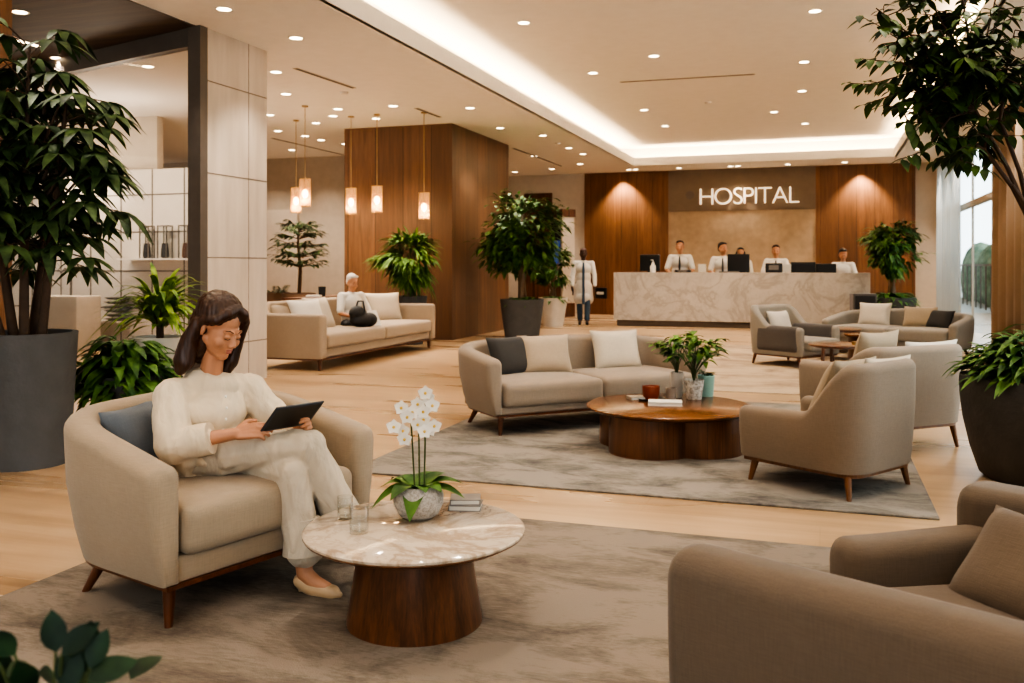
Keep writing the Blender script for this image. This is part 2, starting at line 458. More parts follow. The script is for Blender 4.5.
# recessed tray with its cove
sbox('ceiling_tray',(-4.85,2.05,-3,22.95,ZT,ZT+.1),M['paint'])
m=MB()                               # cove lip and outer cove faces
for (a,b,c,d) in ((-4.46,-4.40,-3,22.54),(1.60,1.66,-3,22.54),(-4.46,1.66,22.48,22.54)): m.box(a,b,c,d,ZS,ZS+.20)
for (a,b,c,d) in ((-4.85,-4.80,-3,22.95),(2.0,2.05,-3,22.95),(-4.85,2.05,22.9,22.95)): m.box(a,b,c,d,ZS+.1,ZT)
for (a,b,c,d) in ((-4.85,-4.46,-3,22.95),(1.66,2.05,-3,22.95),(-4.85,2.05,22.54,22.95)): m.box(a,b,c,d,ZS+.031,ZS+.06)
structure(m.build('trim_1',M['paint'],None,0))
# reception wall at v = 24
VB=24.0
wb=sbox('wall_back',(-8.6,2.75,VB,VB+.15,0,ZS),M['wall'])
structure(MB().box(-6.03,-3.77,VB-.07,VB,0,ZS).build('wall_cladding_left',M['wood_wall'],None,0))
structure(MB().box(-.10,2.18,VB-.07,VB,0,ZS).build('wall_cladding_right',M['wood_wall'],None,0))
structure(MB().box(-3.77,-.10,VB-.05,VB,0,2.72).build('wall_reception',M['concrete'],None,0))
structure(MB().box(-3.77,-.10,VB-.08,VB,2.72,ZS).build('wall_header',M['header'],None,0))
# corridor end beyond the wood block
sbox('wall_corridor',(-8.75,-8.6,17,24.15,0,ZS),M['wall_grey'])
d=structure(MB().box(-7.75,-6.95,VB-.06,VB,0,3.3).build('door_1',M['wood_dark'],None,0))
MB().tube([(-7.08,VB-.10,1.0),(-7.08,VB-.10,1.35)],.015).build('door_handle',M['steel'],d)
# wood-clad block
structure(MB().box(-8.22,-6.10,14.75,17.8,0,ZS).build('wall_wood_block',M['wood_block'],None,0))
# left lounge back wall
sbox('wall_lounge',(-18,-8.35,18.3,18.45,0,ZS),M['wall_grey'])
sbox('wall_lounge_return',(-8.95,-8.36,16.6,16.7,0,ZS),M['wall'])
d=structure(MB().box(-12.6,-12.35,18.2,18.3,0,2.6).build('door_2',M['wood_dark'],None,0))
MB().box(-12.35,-11.4,18.24,18.3,0,2.6).build('door_leaf',M['wall'],d,0)
# stone-clad column with slab joints
cl=structure(MB().box(-6.23,-6.10,8.02,9.12,0,ZS).build('wall_column',M['stone'],None,0))
j=MB()
for z in (.45,1.39,2.28,3.25): j.box(-6.1005,-6.097,8.02,9.12,z-.006,z+.006)
j.box(-6.1005,-6.097,8.76,8.766,0,ZS); j.build('joint',M['joint'],cl,0)
# glazed partition running off to the left of the column
w1=structure(MB().box(-6.24,-6.085,7.90,8.02,0,ZS).build('window_1',M['steel'],None,0))
def part_pt(t): return (-6.16-3.25*t, 7.96+.9*t)
x0,y0=part_pt(0); x1,y1=part_pt(2.4); ang=math.atan2(y1-y0,x1-x0); LL=sqrt((x1-x0)**2+(y1-y0)**2)
PM=Matrix.Translation((x0,y0,0))@Matrix.Rotation(ang,4,'Z')
MB().box(0,LL,-.06,.06,3.60,3.80,PM).build('beam',M['steel'],w1,0)
MB().box(0,LL,-.05,.05,0,.08,PM).build('sill',M['steel'],w1,0)
MB().box(.02,LL,-.006,.006,.08,3.6,PM).build('pane',M['glass_p'],w1,0)
# room behind the glass
sbox('wall_inner',(-16,-10.45,12.45,12.6,0,ZS),M['wall'])
px,py=W(-9,7.6)
sbox('trim_2',(px-.16,px+.12,py-.1,py+.1,0,ZS),M['wood_wall'])
# right window wall
UW=2.75
m=MB()
for a,b in ((23.2,28),(-3,3.0)): m.box(UW,UW+.15,a,b,0,ZS)
m.box(UW,UW+.15,3,23.2,3.55,ZS)
structure(m.build('wall_right',M['wall'],None,0))
w2=structure(MB().box(UW,UW+.12,3,23.2,2.46,2.56).build('window_2',M['frame'],None,0))
f=MB()
for v in (21.6,19.6,17.4,16.2,13.5,10.5,7.5,4.5): f.box(UW+.04,UW+.08,v-.03,v+.03,0,3.55)
f.build('mullion',M['frame'],w2,0)
MB().box(UW+.05,UW+.065,3,23.2,.05,3.55).build('pane',M['glass_w'],w2,0)
d3=structure(MB().box(UW+.06,UW+.09,16.25,16.36,0,2.46).box(UW+.06,UW+.09,17.24,17.35,0,2.46).box(UW+.06,UW+.09,16.25,17.35,2.36,2.46).box(UW+.06,UW+.09,16.25,17.35,0,.16).build('door_3',M['door_w'],None,0))
MB().tube([(UW-.05,16.5,.95),(UW-.05,16.5,1.12)],.014).tube([(UW+.02,16.5,1.03),(UW-.05,16.5,1.03)],.01).build('door_handle',M['steel'],d3)
# outdoors
sbox('ground_outside',(UW+.15,40,-3,60,-.14,-.02),M['ext_ground'])
o=MB()
for k in range(26):
    o.ell((5.9+random.uniform(-.3,.3),14+k*1.1,.8+random.uniform(-.2,.3)),(.7,.9,1.2),seg=14,rings=8)
tag(o.build('hedge',M['hedge']),'green hedge outside seen through the glass door','hedge',None,'stuff')
m=MB()
for k in range(30): m.box(4.6,4.64,10+k*.9,10.04+k*.9,0,1.3)
m.box(4.58,4.66,10,37,1.3,1.36)
tag(m.build('railing',M['steel'],None,0),'dark railing outside the glass door','railing')

# curtains
def curtain(name,label,u,v0,v1,mat,amp=.06,waves=7,z1=3.6,group=None):
    m=MB(); n=waves*8; vs=[];fs=[]
    for k in range(n+1):
        t=k/n; a=t*waves*2*pi
        for z,am in ((.02,1.1),(1.8,1.0),(z1,.75)):
            vs.append((u+amp*am*sin(a)+.012*sin(a*2.3),v0+(v1-v0)*t+.02*cos(a*1.0),z))
    for k in range(n):
        for q in range(2): fs.append((k*3+q,(k+1)*3+q,(k+1)*3+q+1,k*3+q+1))
    m.add(vs,fs); o=m.build(name,mat,None,80,False)
    sd=o.modifiers.new('s','SOLIDIFY'); sd.thickness=.008
    return tag(o,label,'curtain',group)
curtain('curtain','tan floor-length curtain bunched at the right window wall behind the planter',2.62,13.1,15.9,M['curtain'],.085,5)
curtain('sheer_curtain','sheer white curtain in front of the far right window panes',2.60,19.9,23.0,M['sheer'],.05,11)
curtain('sheer_curtain','sheer white curtain at the right edge beside the tan curtain',2.62,9.2,12.9,M['sheer'],.05,12)

# ------------------------------------------------------------------ lights
SPOTK=2.5
def spot(loc,energy,size=95,blend=.7,color=(1,.88,.75),rad=.05,rot=None):
    l=bpy.data.lights.new('spot','SPOT'); l.energy=energy*SPOTK; l.spot_size=radians(size); l.spot_blend=blend
    l.color=color; l.shadow_soft_size=rad
    o=bpy.data.objects.new('spot',l); COL.objects.link(o); o.location=loc
    if rot: o.rotation_euler=rot
    return o
def area(loc,rot,sx,sy,energy,color=(1,.76,.48)):
    l=bpy.data.lights.new('area','AREA'); l.shape='RECTANGLE'; l.size=sx; l.size_y=sy; l.energy=energy; l.color=color
    o=bpy.data.objects.new('area',l); COL.objects.link(o); o.location=loc; o.rotation_euler=rot; return o
CE=20.0   # W per metre of cove strip
area((-4.63,9.75,ZS+.075),(pi,0,0),.10,25.4,CE*25.4)
area((1.83,9.75,ZS+.075),(pi,0,0),.10,25.4,CE*25.4)
area((-1.4,22.72,ZS+.075),(pi,0,0),6.2,.10,CE*6.2)

# downlights: (pixel, ceiling height, region)
soff=[(224,9),(296,38),(276,72),(286,94),(270,115),(316,123),(278,131),(305,136),(338,109),(333,116),(292,150),(321,140),(393,106),(470,108),
      (376,118.5),(500,128),(543,135.5),(569,148),(345,144),(534,156),(515,172),(552,169),(583,154),(580,164)]
backs=[(629,169),(635.6,169),(679,165.5),(730.5,165),(738,165),(788,163),(844.5,161)]
right=[(908.6,157),(918,149)]
tray=[(523.7,22.7),(593,73),(654,56),(644,110),(665,126),(815,11),(804,62),(802,91),(774,112),(805,123.6)]  # includes a round ceiling sensor, drawn as one more glowing downlight
def make_downlight():
    r=empty('downlight','x','light')
    MB().lathe([(.068,-.004),(.085,-.006),(.09,0),(.068,0)],24,closed=False).build('trim_ring',M['white_pl'],r)
    MB().lathe([(.001,-.003),(.068,-.003)],24,closed=False).build('lens',M['lamp'],r)
    return r
proto=make_downlight(); first=[True]
ORD=['nearest','second nearest','third nearest','fourth nearest','fifth nearest','sixth nearest','seventh nearest','eighth nearest','ninth nearest','tenth nearest']
ORD+=['%sth nearest'%n for n in ('eleven','twelf','thirteen','fourteen','fifteen','sixteen','seventeen','eighteen','nineteen','twentie')]+['twenty-first nearest','twenty-second nearest','twenty-third nearest','twenty-fourth nearest','twenty-fifth nearest']
def put_downlight(x,y,z,label,group):
    o=proto if first[0] else copy_tree(proto); first[0]=False
    o.location=(x,y,z); o['label']=label; o['group']=group
for lst,z,what,grp,en in ((soff,ZS,'glowing round downlights in the left lower ceiling','downlights in the left lower ceiling',55),
        (tray,ZT,'glowing round downlights in the raised ceiling','downlights in the raised ceiling',90)):
    pts=sorted([G(p[0],p[1],z) for p in lst],key=lambda q:q[0]**2+q[1]**2)
    for k,(x,y) in enumerate(pts):
        put_downlight(x,y,z,ORD[k]+' of the '+what,grp); spot((x,y,z-.03),en)
nm=['leftmost','second from left','third from left','fourth from left','fifth from left','sixth from left','rightmost']
for k,p in enumerate(backs):
    X,Y=W(p[0],22.8); x,y=X,23.35
    x=G(p[0],p[1],ZS)[0] if False else (p[0]-512)/F; 
    t=(23.35)/(x*ST+CT); u=t*(x*CT-ST)
    put_downlight(u,23.35,ZS,nm[k]+' of the round downlights above the reception wall','downlights above the reception wall')
for u in (-4.95,.95): spot((u,23.66,ZS-.03),170,95,.6)
spot((-1.95,23.6,ZS-.03),45,80,.7)
for u in (-3.1,-1.95,-.8): spot((u,22.7,ZS-.03),75,70,.8)
for p,q in zip(right,('nearer','farther')):
    x,y=G(p[0],p[1],ZS); put_downlight(min(x,2.6),y,ZS,q+' of the two round downlights in the right lower ceiling','downlights in the right lower ceiling'); spot((min(x,2.6),y,ZS-.03),50)
for px_,py_,lab in ((57,58,'round downlight in the dark ceiling nearer the glass beam'),(20,12,'bright round downlight in the dark board ceiling at far left')):
    x,y=G(px_,py_,ZS-.01); put_downlight(x,y,ZS-.01,lab,'downlights in the dark ceiling'); spot((x,y,ZS-.05),50)
for px_,py_,lab in ((148,99,'round downlight behind the glass partition, nearer one'),(159,138,'round downlight behind the glass partition, farther one')):
    Yd=11.4 if py_<120 else 16.5
    x,y=W(px_,Yd); put_downlight(x,y,ZS,lab,'downlights behind the glass'); spot((x,y,ZS-.03),60)
# lamps added above the frame to light the foreground; they have no fittings
for x in (-3.6,-1.4,.8):
    for y in (.6,3.4,5.6,7.6): spot((x,y,ZT-.03),48 if y<4 else 70,100,.8)
for y in (1.5,4.5): spot((-5.4,y,ZS-.03),60)
for (x,y) in ((-9.5,10.8),(-11.5,11.2),(-7.5,11.2),(-7.6,13.6)): spot((x,y,ZS-.03),95)  # extra spots without fittings, added light behind the glass and around the sofa
for v in (15.6,16.8): spot((-5.5,v,ZS-.03),45,80)
for u in (-9.3,-10.6,-11.9): spot((u,17.4,ZS-.03),60,110,.9)  # added wall-washing spots, no fittings; they brighten the lounge back wall
for u,v in ((-9.9,10.9),(-11.6,11.3)):  # added point fills with no lamp body, brightening the glazed room
    l=bpy.data.lights.new('added_fill_light','POINT'); l.energy=70; l.color=(1,.86,.72); l.shadow_soft_size=.25
    o=bpy.data.objects.new('added_fill_light',l); COL.objects.link(o); o.location=(u,v,2.7)
for v in (8,11,14,17,20,22.5): spot((2.25,v,ZS-.03),45,80,.8)  # added spots with no fittings, lifting the window wall, door and curtains
# small round detectors, slots
def disc(px_,py_,z,lab,i=[0]):
    x,y=G(px_,py_,z); o=MB().lathe([(.001,-.03),(.05,-.03),(.065,-.012),(.065,0)],20).build('smoke_detector',M['white_pl']); o.location=(x,y,z)
    tag(o,lab,'smoke detector','ceiling detectors')
disc(344,92,ZS,'faint round smoke detector on the left lower ceiling'); disc(708,102,ZT,'faint round smoke detector on the raised ceiling')
disc(558,143,ZS,'small round detector on the lower ceiling near the cove corner')
def slot(p0,p1,z,lab):
    a,b=V(G(*p0,z)),V(G(*p1,z)); L=(b-a).length; an=math.atan2(b.y-a.y,b.x-a.x); c=(a+b)/2
    r=empty('linear_diffuser',lab,'air vent',(c.x,c.y,z),math.degrees(an),'linear air slots in the ceilings')
    MB().box(-L/2,L/2,-.035,.035,-.006,0).build('vent_frame',M['frame'],r,0)
    MB().box(-L/2+.02,L/2-.02,-.018,.018,-.008,-.005).build('slot',M['black2'],r,0)
slot((620,82),(755,74),ZT,'long thin air slot across the raised ceiling')
slot((295,68),(354,88),ZS,'dark linear air slot nearest in the left lower ceiling')
slot((416,108),(440,117),ZS,'short dark air slot just above the wood block')
slot((272,138),(345,155),ZS,'long dark air slot over the lounge behind the sofa')
slot((513,148),(562,166),ZS,'thin air slot in the ceiling by the corridor')
# bright linear lamp on the dark ceiling
a,b=V(G(12,38,ZS-.01)),V(G(40,46,ZS-.01)); 
r=empty('linear_lamp','thin bright linear lamp recessed in the dark board ceiling','light',((a.x+b.x)/2,(a.y+b.y)/2,ZS-.01),math.degrees(math.atan2(b.y-a.y,b.x-a.x)))
L=(b-a).length; MB().box(-L/2,L/2,-.06,.06,-.008,0).build('housing',M['steel'],r,0); MB().box(-L/2+.02,L/2-.02,-.03,.03,-.012,-.006).build('diffuser',M['lamp'],r,0)

# world: cool daylight beyond the windows, warm dim fill light added behind the camera
w=bpy.data.worlds.new('world'); SC.world=w; w.use_nodes=True; t=w.node_tree; bg=t.nodes['Background']
tc=t.nodes.new('ShaderNodeTexCoord'); sp=t.nodes.new('ShaderNodeSeparateXYZ'); t.links.new(tc.outputs['Generated'],sp.inputs[0])
mr=t.nodes.new('ShaderNodeMapRange'); mr.inputs[1].default_value=.03; mr.inputs[2].default_value=.14; t.links.new(sp.outputs[0],mr.inputs[0])
mx=t.nodes.new('ShaderNodeMix'); mx.data_type='RGBA'; t.links.new(mr.outputs[0],mx.inputs[0])
WARM=(.60,.53,.46,1); COOL=(3.6,3.95,4.1,1)
mx.inputs[6].default_value=WARM; mx.inputs[7].default_value=COOL
t.links.new(mx.outputs[2],bg.inputs['Color']); bg.inputs['Strength'].default_value=1.0
SC.view_settings.view_transform='AgX'; SC.view_settings.look='AgX - High Contrast'; SC.view_settings.exposure=-0.12
SC.cycles.transparent_max_bounces=32

# ------------------------------------------------------------------ furniture
def resample(path, n):
    P=[V(p) for p in path]; d=[0]
    for i in range(1,len(P)): d.append(d[-1]+(P[i]-P[i-1]).length)
    out=[]
    for k in range(n):
        s=d[-1]*k/(n-1); i=1
        while i<len(P)-1 and d[i]<s: i+=1
        t=(s-d[i-1])/max(1e-9,d[i]-d[i-1]); out.append(P[i-1].lerp(P[i],t))
    return out, d[-1]
def round_path(pts, r, seg=8):          # plan polyline with rounded corners
    out=[V(pts[0])]
    for i in range(1,len(pts)-1):
        a,b,c=V(pts[i-1]),V(pts[i]),V(pts[i+1]); u=(a-b).normalized(); w=(c-b).normalized()
        rr=min(r,(a-b).length*.48,(c-b).length*.48); p0=b+u*rr; p1=b+w*rr
        for k in range(seg+1):
            t=k/seg; out.append(p0*(1-t)**2+b*2*t*(1-t)+p1*t*t)
    out.append(V(pts[-1])); return out
def shell(m, path, z0, top, thick, lean=.03, endr=.045, n=48, cam_r=None, flip=False, M_=None):
    """upholstered wall swept along a plan path; top(t) gives its height, lean flares the outside face outwards"""
    pts,L=resample(path,n); N=len(pts); sl=[]
    def frame(i):
        t=(pts[min(i+1,N-1)]-pts[max(i-1,0)]).normalized(); return t, V((t.y,-t.x))
    for i in range(N):
        t,nr=frame(i); 
        sl.append((pts[i],t,nr,i/(N-1),0.0))
    ends=[]
    k=4
    pre=[];post=[]
    for j in range(k,0,-1):
        a=pi/2*j/k; off=endr*sin(a); ins=endr*(1-cos(a))
        p,t,nr,s,_=sl[0]; pre.append((p-t*off,t,nr,0.0,ins))
        p,t,nr,s,_=sl[-1]; post.insert(0,(p+t*off,t,nr,1.0,ins))
    sl=pre+sl+post
    vs=[];fs=[]
    for p,t,nr,s,ins in sl:
        h=top(s)-ins; th=thick(s) if callable(thick) else thick
        hw=th/2-ins; r=min(hw*.92,cam_r or hw*.92)
        zb=z0+ins*.5
        le=lean*hw/(th/2); prof=[(hw-le,zb),(hw-le*.55,zb+(h-zb)*.22),(hw-le*.12,zb+(h-zb)*.55)]
        for q in range(5):
            a=pi/2*q/4; prof.append((hw-r+r*cos(a),h-r+r*sin(a)))
        for q in range(5):
            a=pi/2+pi/2*q/4; prof.append((-hw+r+r*cos(a),h-r+r*sin(a)))
        prof+=[(-hw,zb+(h-zb)*.5),(-hw,zb)]
        if flip: prof=[(-a,b) for a,b in prof]
        for a,b in prof: q=p+nr*a; vs.append((q.x,q.y,b))
    K=len(prof)
    for i in range(len(sl)-1):
        for q in range(K):
            q2=(q+1)%K; fs.append((i*K+q,i*K+q2,(i+1)*K+q2,(i+1)*K+q))
    fs.append(tuple(range(K))[::-1]); fs.append(tuple((len(sl)-1)*K+q for q in range(K)))
    return m.add(vs,fs,M_)
def smooth_interp(keys):
    def f(t):
        for (a,x),(b,y) in zip(keys,keys[1:]):
            if t<=b:
                k=(t-a)/max(1e-9,b-a); k=max(0,min(1,k)); k=k*k*(3-2*k); return x+(y-x)*k
        return keys[-1][1]
    return f
def lin_interp(keys):
    def f(t):
        for (a,x),(b,y) in zip(keys,keys[1:]):
            if t<=b: return x+(y-x)*max(0,min(1,(t-a)/max(1e-9,b-a)))
        return keys[-1][1]
    return f
def leg(root, x, y, h, mat, r0=.026, r1=.014, splay=.012):
    sx=(1 if x>0 else -1)*splay; sy=(1 if y>0 else -1)*splay
    m=MB(); m.tube([(x,y,h),(x+sx*.5,y+sy*.5,h*.5),(x+sx,y+sy,0)],[r0,(r0+r1)/2,r1],4 if False else 10)
    return m.build('leg',mat,root)
def seat_cushion(root, x0,x1,y0,y1,z0,z1, mat, crown=.02, r=.045, name='seat_cushion'):
    m=MB(); m.rbox(((x0+x1)/2,(y0+y1)/2,(z0+z1)/2),(x1-x0,y1-y0,z1-z0),r,crown,10)
    return m.build(name,mat,root,50)

def tub_seat(name,label,cat,loc,rz,Wd,D,arm,back,mats,ncush=1,th=.135,seat=.44,legh=.165,cr=.30,lean=.04,group=None,legx=None,corner_h=None,legmat='wood_leg'):
    """rounded shell that wraps arms and back; front = -y"""
    r=empty(name,label,cat,(loc[0],loc[1],0),rz,group)
    hx=Wd/2-th/2; hy=D/2-th/2; yf=-D/2+.045
    path=round_path([(hx,yf),(hx,hy),(-hx,hy),(-hx,yf)],cr,10)
    tot=2*(hy-yf)+2*hx; s1=(hy-yf)/tot
    ch=corner_h or (arm*.35+back*.65)
    top=lin_interp([(0,arm),(s1*.9,ch-.01),(s1*1.15,ch+.01),(.5,back),(1-s1*1.15,ch+.01),(1-s1*.9,ch-.01),(1,arm)])
    m=MB(); shell(m,path,legh+.005,top,th,lean=lean,cam_r=.05); m.build('shell',mats,r,60)
    ix=Wd/2-th
    m=MB(); m.rbox((0,-.06,(legh+.005+seat-.175)/2),(2*ix+.03,D-.18,seat-.175-legh-.005),.012); m.build('seat_base',mats,r,50)
    m=MB()                               # slim wooden plinth rail
    pp=round_path([(Wd/2-lean-.01,-D/2+.02),(Wd/2-lean-.01,D/2-lean-.01),(-Wd/2+lean+.01,D/2-lean-.01),(-Wd/2+lean+.01,-D/2+.02)],cr*.9,8)
    m.prism([(p.x,p.y) for p in pp],legh-.010,legh+.006); m.build('base_rail',M[legmat],r,30)
    for k in range(ncush):
        a=-ix+.005+(2*ix-.01)*k/ncush; b=-ix+.005+(2*ix-.01)*(k+1)/ncush
        seat_cushion(r,a+.003,b-.003,-D/2-.01,D/2-th-.02,seat-.18,seat,mats)
    lx=legx or Wd/2-.10
    for x,y in ((-lx,-D/2+.08),(lx,-D/2+.08)): leg(r,x,y,legh-.005,M[legmat])
    for x,y in ((-lx+.075,D/2-.20),(lx-.075,D/2-.20)): leg(r,x,y,legh-.005,M[legmat],splay=.062)
    return r
def scoop_chair(name,label,cat,loc,rz,Wd,D,arm,back,mats,group=None,fwd=.08,seat=.36,legh=.15,th=.11,legmat='wood_leg_l',arm_mat=None):
    """high wrapped back whose sides sweep down into low arms"""
    r=empty(name,label,cat,(loc[0],loc[1],0),rz,group)
    hx=Wd/2-th/2; hy=D/2-th/2; yf=-D/2+.05
    path=round_path([(hx,yf),(hx+.02,hy),(-hx-.02,hy),(-hx,yf)],.16,8)
    s1=(hy-yf)/(2*(hy-yf)+2*hx)
    top=smooth_interp([(0,arm),(s1*.58,arm+.01),(s1*1.02,back),(1-s1*1.02,back),(1-s1*.58,arm+.01),(1,arm)])
    m=MB(); shell(m,path,legh+.005,top,th,lean=.03,n=72); m.build('shell',mats,r,60)
    if arm_mat:
        for sx in (-1,1):
            m=MB(); m.rbox((sx*(hx),-.06,(legh+.04+arm+.02)/2),(th+.03,D*.72,arm-legh-.04),.05); m.build('arm_pad',arm_mat,r,50)
    ix=Wd/2-th
    m=MB(); m.rbox((0,-.02,(legh+seat-.12)/2+.01),(2*ix+.03,D-.12,seat-.12-legh),.02); m.build('seat_base',mats,r,50)
    seat_cushion(r,-ix+.004,ix-.004,-D/2-fwd,D/2-th-.02,seat-.14,seat,mats)
    m=MB(); pp=round_path([(Wd/2-.045,-D/2+.03),(Wd/2-.045,D/2-.05),(-Wd/2+.045,D/2-.05),(-Wd/2+.045,-D/2+.03)],.12,8)
    m.prism([(p.x,p.y) for p in pp],legh-.018,legh+.008); m.build('base_rail',M[legmat],r,30)
    for x,y in ((-Wd/2+.08,-D/2+.09),(Wd/2-.08,-D/2+.09),(-Wd/2+.08,D/2-.11),(Wd/2-.08,D/2-.11)): leg(r,x,y,legh-.01,M[legmat],.024,.013,.025)
    return r
def pillow_mesh(w,h,t,seed=0,n=14):
    rr=random.Random(seed); m=MB(); ph=[rr.uniform(0,6) for _ in range(4)]
    vs=[];fs=[]
    for side in (1,-1):
        b=len(vs)
        for i in range(n+1):
            for j in range(n+1):
                a=-1+2*i/n; c=-1+2*j/n
                x=a*w/2*(1-.07*(1-c*c)); z=c*h/2*(1-.07*(1-a*a))
                th=t/2*max(0,(1-a**4)*(1-c**4))**.62
                th*=1+.07*sin(3*a+ph[0])*sin(2.5*c+ph[1])
                vs.append((x,side*(th+.002),z+h/2))
        for i in range(n):
            for j in range(n):
                q=(b+i*(n+1)+j,b+(i+1)*(n+1)+j,b+(i+1)*(n+1)+j+1,b+i*(n+1)+j+1)
                fs.append(q if side<0 else q[::-1])
    m.add(vs,fs)
    N=(n+1)**2
    edge=[i*(n+1) for i in range(n+1)]+[n*(n+1)+j for j in range(1,n+1)]+[i*(n+1)+n for i in range(n-1,-1,-1)]+[j for j in range(n-1,0,-1)]
    m.add([],[]); 
    for k in range(len(edge)):
        a,b=edge[k],edge[(k+1)%len(edge)]; m.f.append((a,b,b+N,a+N))
    return m
def pillow(label,root,local,rz,tilt,w,h,t,mat,seed=0,group=None,roll=0):
    """stands on its lower edge; tilt leans the top backwards; placed in root's frame but top-level"""
    o=pillow_mesh(w,h,t,seed).build('throw_pillow',mat,None,80)
    RM=Matrix.Translation(root.location)@Matrix.Rotation(root.rotation_euler.z,4,'Z')
    o.matrix_world=RM@Matrix.Translation(local)@Matrix.Rotation(radians(rz),4,'Z')@Matrix.Rotation(radians(-tilt),4,'X')@Matrix.Rotation(radians(roll),4,'Y')
    return tag(o,label,'pillow',group)

# --- rugs
def rug(name,label,u0,u1,v0,v1,mat):
    r=MB().rbox(((u0+u1)/2,(v0+v1)/2,.006),(u1-u0,v1-v0,.012),.004); o=r.build(name,mat,None,50); return tag(o,label,'rug')
rug('area_rug','large grey-brown rug under the front armchair and marble table',-3.03,1.75,.3,4.42,M['rug'])
rug('area_rug','grey mottled rug with dark edge under the middle sofa and walnut table',-2.82,.58,5.10,8.9,M['rug2'])
rug('area_rug','pale pinkish rug under the far chairs by the windows',-1.5,2.2,9.6,15.2,M['rug3'])

# --- front armchair with the woman
arm1=tub_seat('armchair','beige rounded tub armchair the woman sits in, front left','armchair',(-2.395,3.20),73.5,1.12,.80,.60,.755,M['fab'],1,seat=.44,corner_h=.725,lean=.07,legx=.43)
pillow('slate blue pillow beside the woman on the front armchair',arm1,(-.20,.10,.43),26,24,.38,.33,.13,M['p_blue'],1)
# --- middle sofa
msofa=tub_seat('sofa','two-seat greige sofa with curved arms behind the walnut coffee table','sofa',(-1.925,7.40),45,2.06,.86,.60,.70,M['fab_mid'],2,seat=.405,cr=.34,lean=.075,legx=.88)
pillow('charcoal pillow at the left end of the middle sofa',msofa,(-.52,.10,.395),16,22,.46,.345,.14,M['p_dark'],2)
pillow('beige pillow next to the charcoal one on the middle sofa',msofa,(-.24,.08,.395),-8,22,.46,.345,.14,M['p_beige'],3)
pillow('pale cream pillow alone on the right half of the middle sofa',msofa,(.48,.10,.395),-4,18,.47,.36,.13,M['p_cream'],4)
# --- two scoop armchairs at the right
chA=scoop_chair('armchair','taupe armchair with swept high back seen from behind, right of walnut table','armchair',(.055,5.75),237,.74,.81,.46,.76,M['fab_r'])
pillow('tan pillow leaning on the back of the taupe armchair',chA,(.02,-.02,.35),0,26,.44,.46,.15,M['p_tan'],5)
pillow('pale pillow behind the tan one in the taupe armchair',chA,(-.14,.20,.37),-8,14,.40,.42,.12,M['p_cream'],6)
chB=scoop_chair('armchair','pale taupe armchair behind the nearer one, beside the tall planter','armchair',(.43,7.18),222,.92,.78,.60,.745,M['fab_mid'],legh=.18,seat=.41,fwd=.12)
pillow('tan pillow standing on the seat of the second right armchair',chB,(.20,.02,.36),10,16,.44,.50,.14,M['p_tan'],7)
pillow('white pillow along the back of the second right armchair',chB,(-.15,.24,.38),0,10,.50,.40,.14,M['p_white'],8)
# --- far group
chC=scoop_chair('armchair','far armchair with dark grey arms facing the small round tables','armchair',(-.34,12.55),55,.86,.88,.52,.78,M['fab_cool'],arm_mat=M['fab_grey'],legmat='wood_leg')
pillow('white pillow in the far armchair with grey arms',chC,(.0,.14,.36),0,20,.42,.36,.14,M['p_white'],9)
sfD=tub_seat('sofa','far sofa by the windows with three pillows','sofa',(1.08,14.25),-27,1.95,.90,.52,.68,M['fab_cool'],2,seat=.42,cr=.30)
pillow('white pillow at the left end of the far window sofa',sfD,(-.42,.10,.405),4,16,.48,.36,.13,M['p_white'],10)
pillow('tan pillow in the middle of the far window sofa',sfD,(.24,.10,.405),6,22,.46,.33,.14,M['p_tan'],11)
pillow('charcoal pillow at the right end of the far window sofa',sfD,(.50,.06,.405),-18,26,.42,.30,.14,M['p_dark'],12)
# --- long sofa behind, left
r=empty('sofa','long sand-coloured three-seat sofa behind the stone column','sofa',(-6.30,11.59,0),90)
sfF=r; Wd,D=3.52,1.0
path=round_path([(Wd/2-.08,-D/2+.04),(Wd/2-.08,D/2-.08),(-Wd/2+.08,D/2-.08),(-Wd/2+.08,-D/2+.04)],.10,6)
s1=(D-.12)/(2*(D-.12)+Wd-.16)
m=MB(); shell(m,path,.15,smooth_interp([(0,.70),(s1*.9,.70),(s1*1.1,.84),(1-s1*1.1,.84),(1-s1*.9,.70),(1,.70)]),.16,lean=.015,n=64,cam_r=.035); m.build('shell',M['fab_far'],r,60)
m=MB(); m.rbox((0,0,.21),(Wd-.28,D-.1,.12),.02); m.build('seat_base',M['fab_far'],r)
m=MB(); m.box(-Wd/2+.03,Wd/2-.03,-D/2+.03,D/2-.03,.13,.15); m.build('base_rail',M['wood_leg'],r)
for k in range(2):
    a=-Wd/2+.17+(Wd-.34)*k/2; seat_cushion(r,a+.004,a+(Wd-.34)/2-.004,-D/2-.01,D/2-.2,.27,.45,M['fab_far'])
for x in (-Wd/2+.1,Wd/2-.1):
    for y in (-D/2+.08,D/2-.1): leg(r,x,y,.14,M['wood_leg'],.03,.02,.0)
pillow('sand pillow lying near the column end of the long sofa',sfF,(-1.35,.25,.44),6,24,.50,.42,.15,M['p_beige'],13)
pillow('white pillow at the near end of the long sofa',sfF,(-1.20,-.05,.44),-24,30,.50,.48,.15,M['p_white'],14)
pillow('cream pillow just left of the man on the long sofa',sfF,(-.72,.05,.44),-10,26,.48,.48,.15,M['p_cream'],15)
pillow('cream square pillow at the far end of the long sofa',sfF,(1.22,.12,.44),-34,16,.62,.46,.15,M['p_cream'],16)
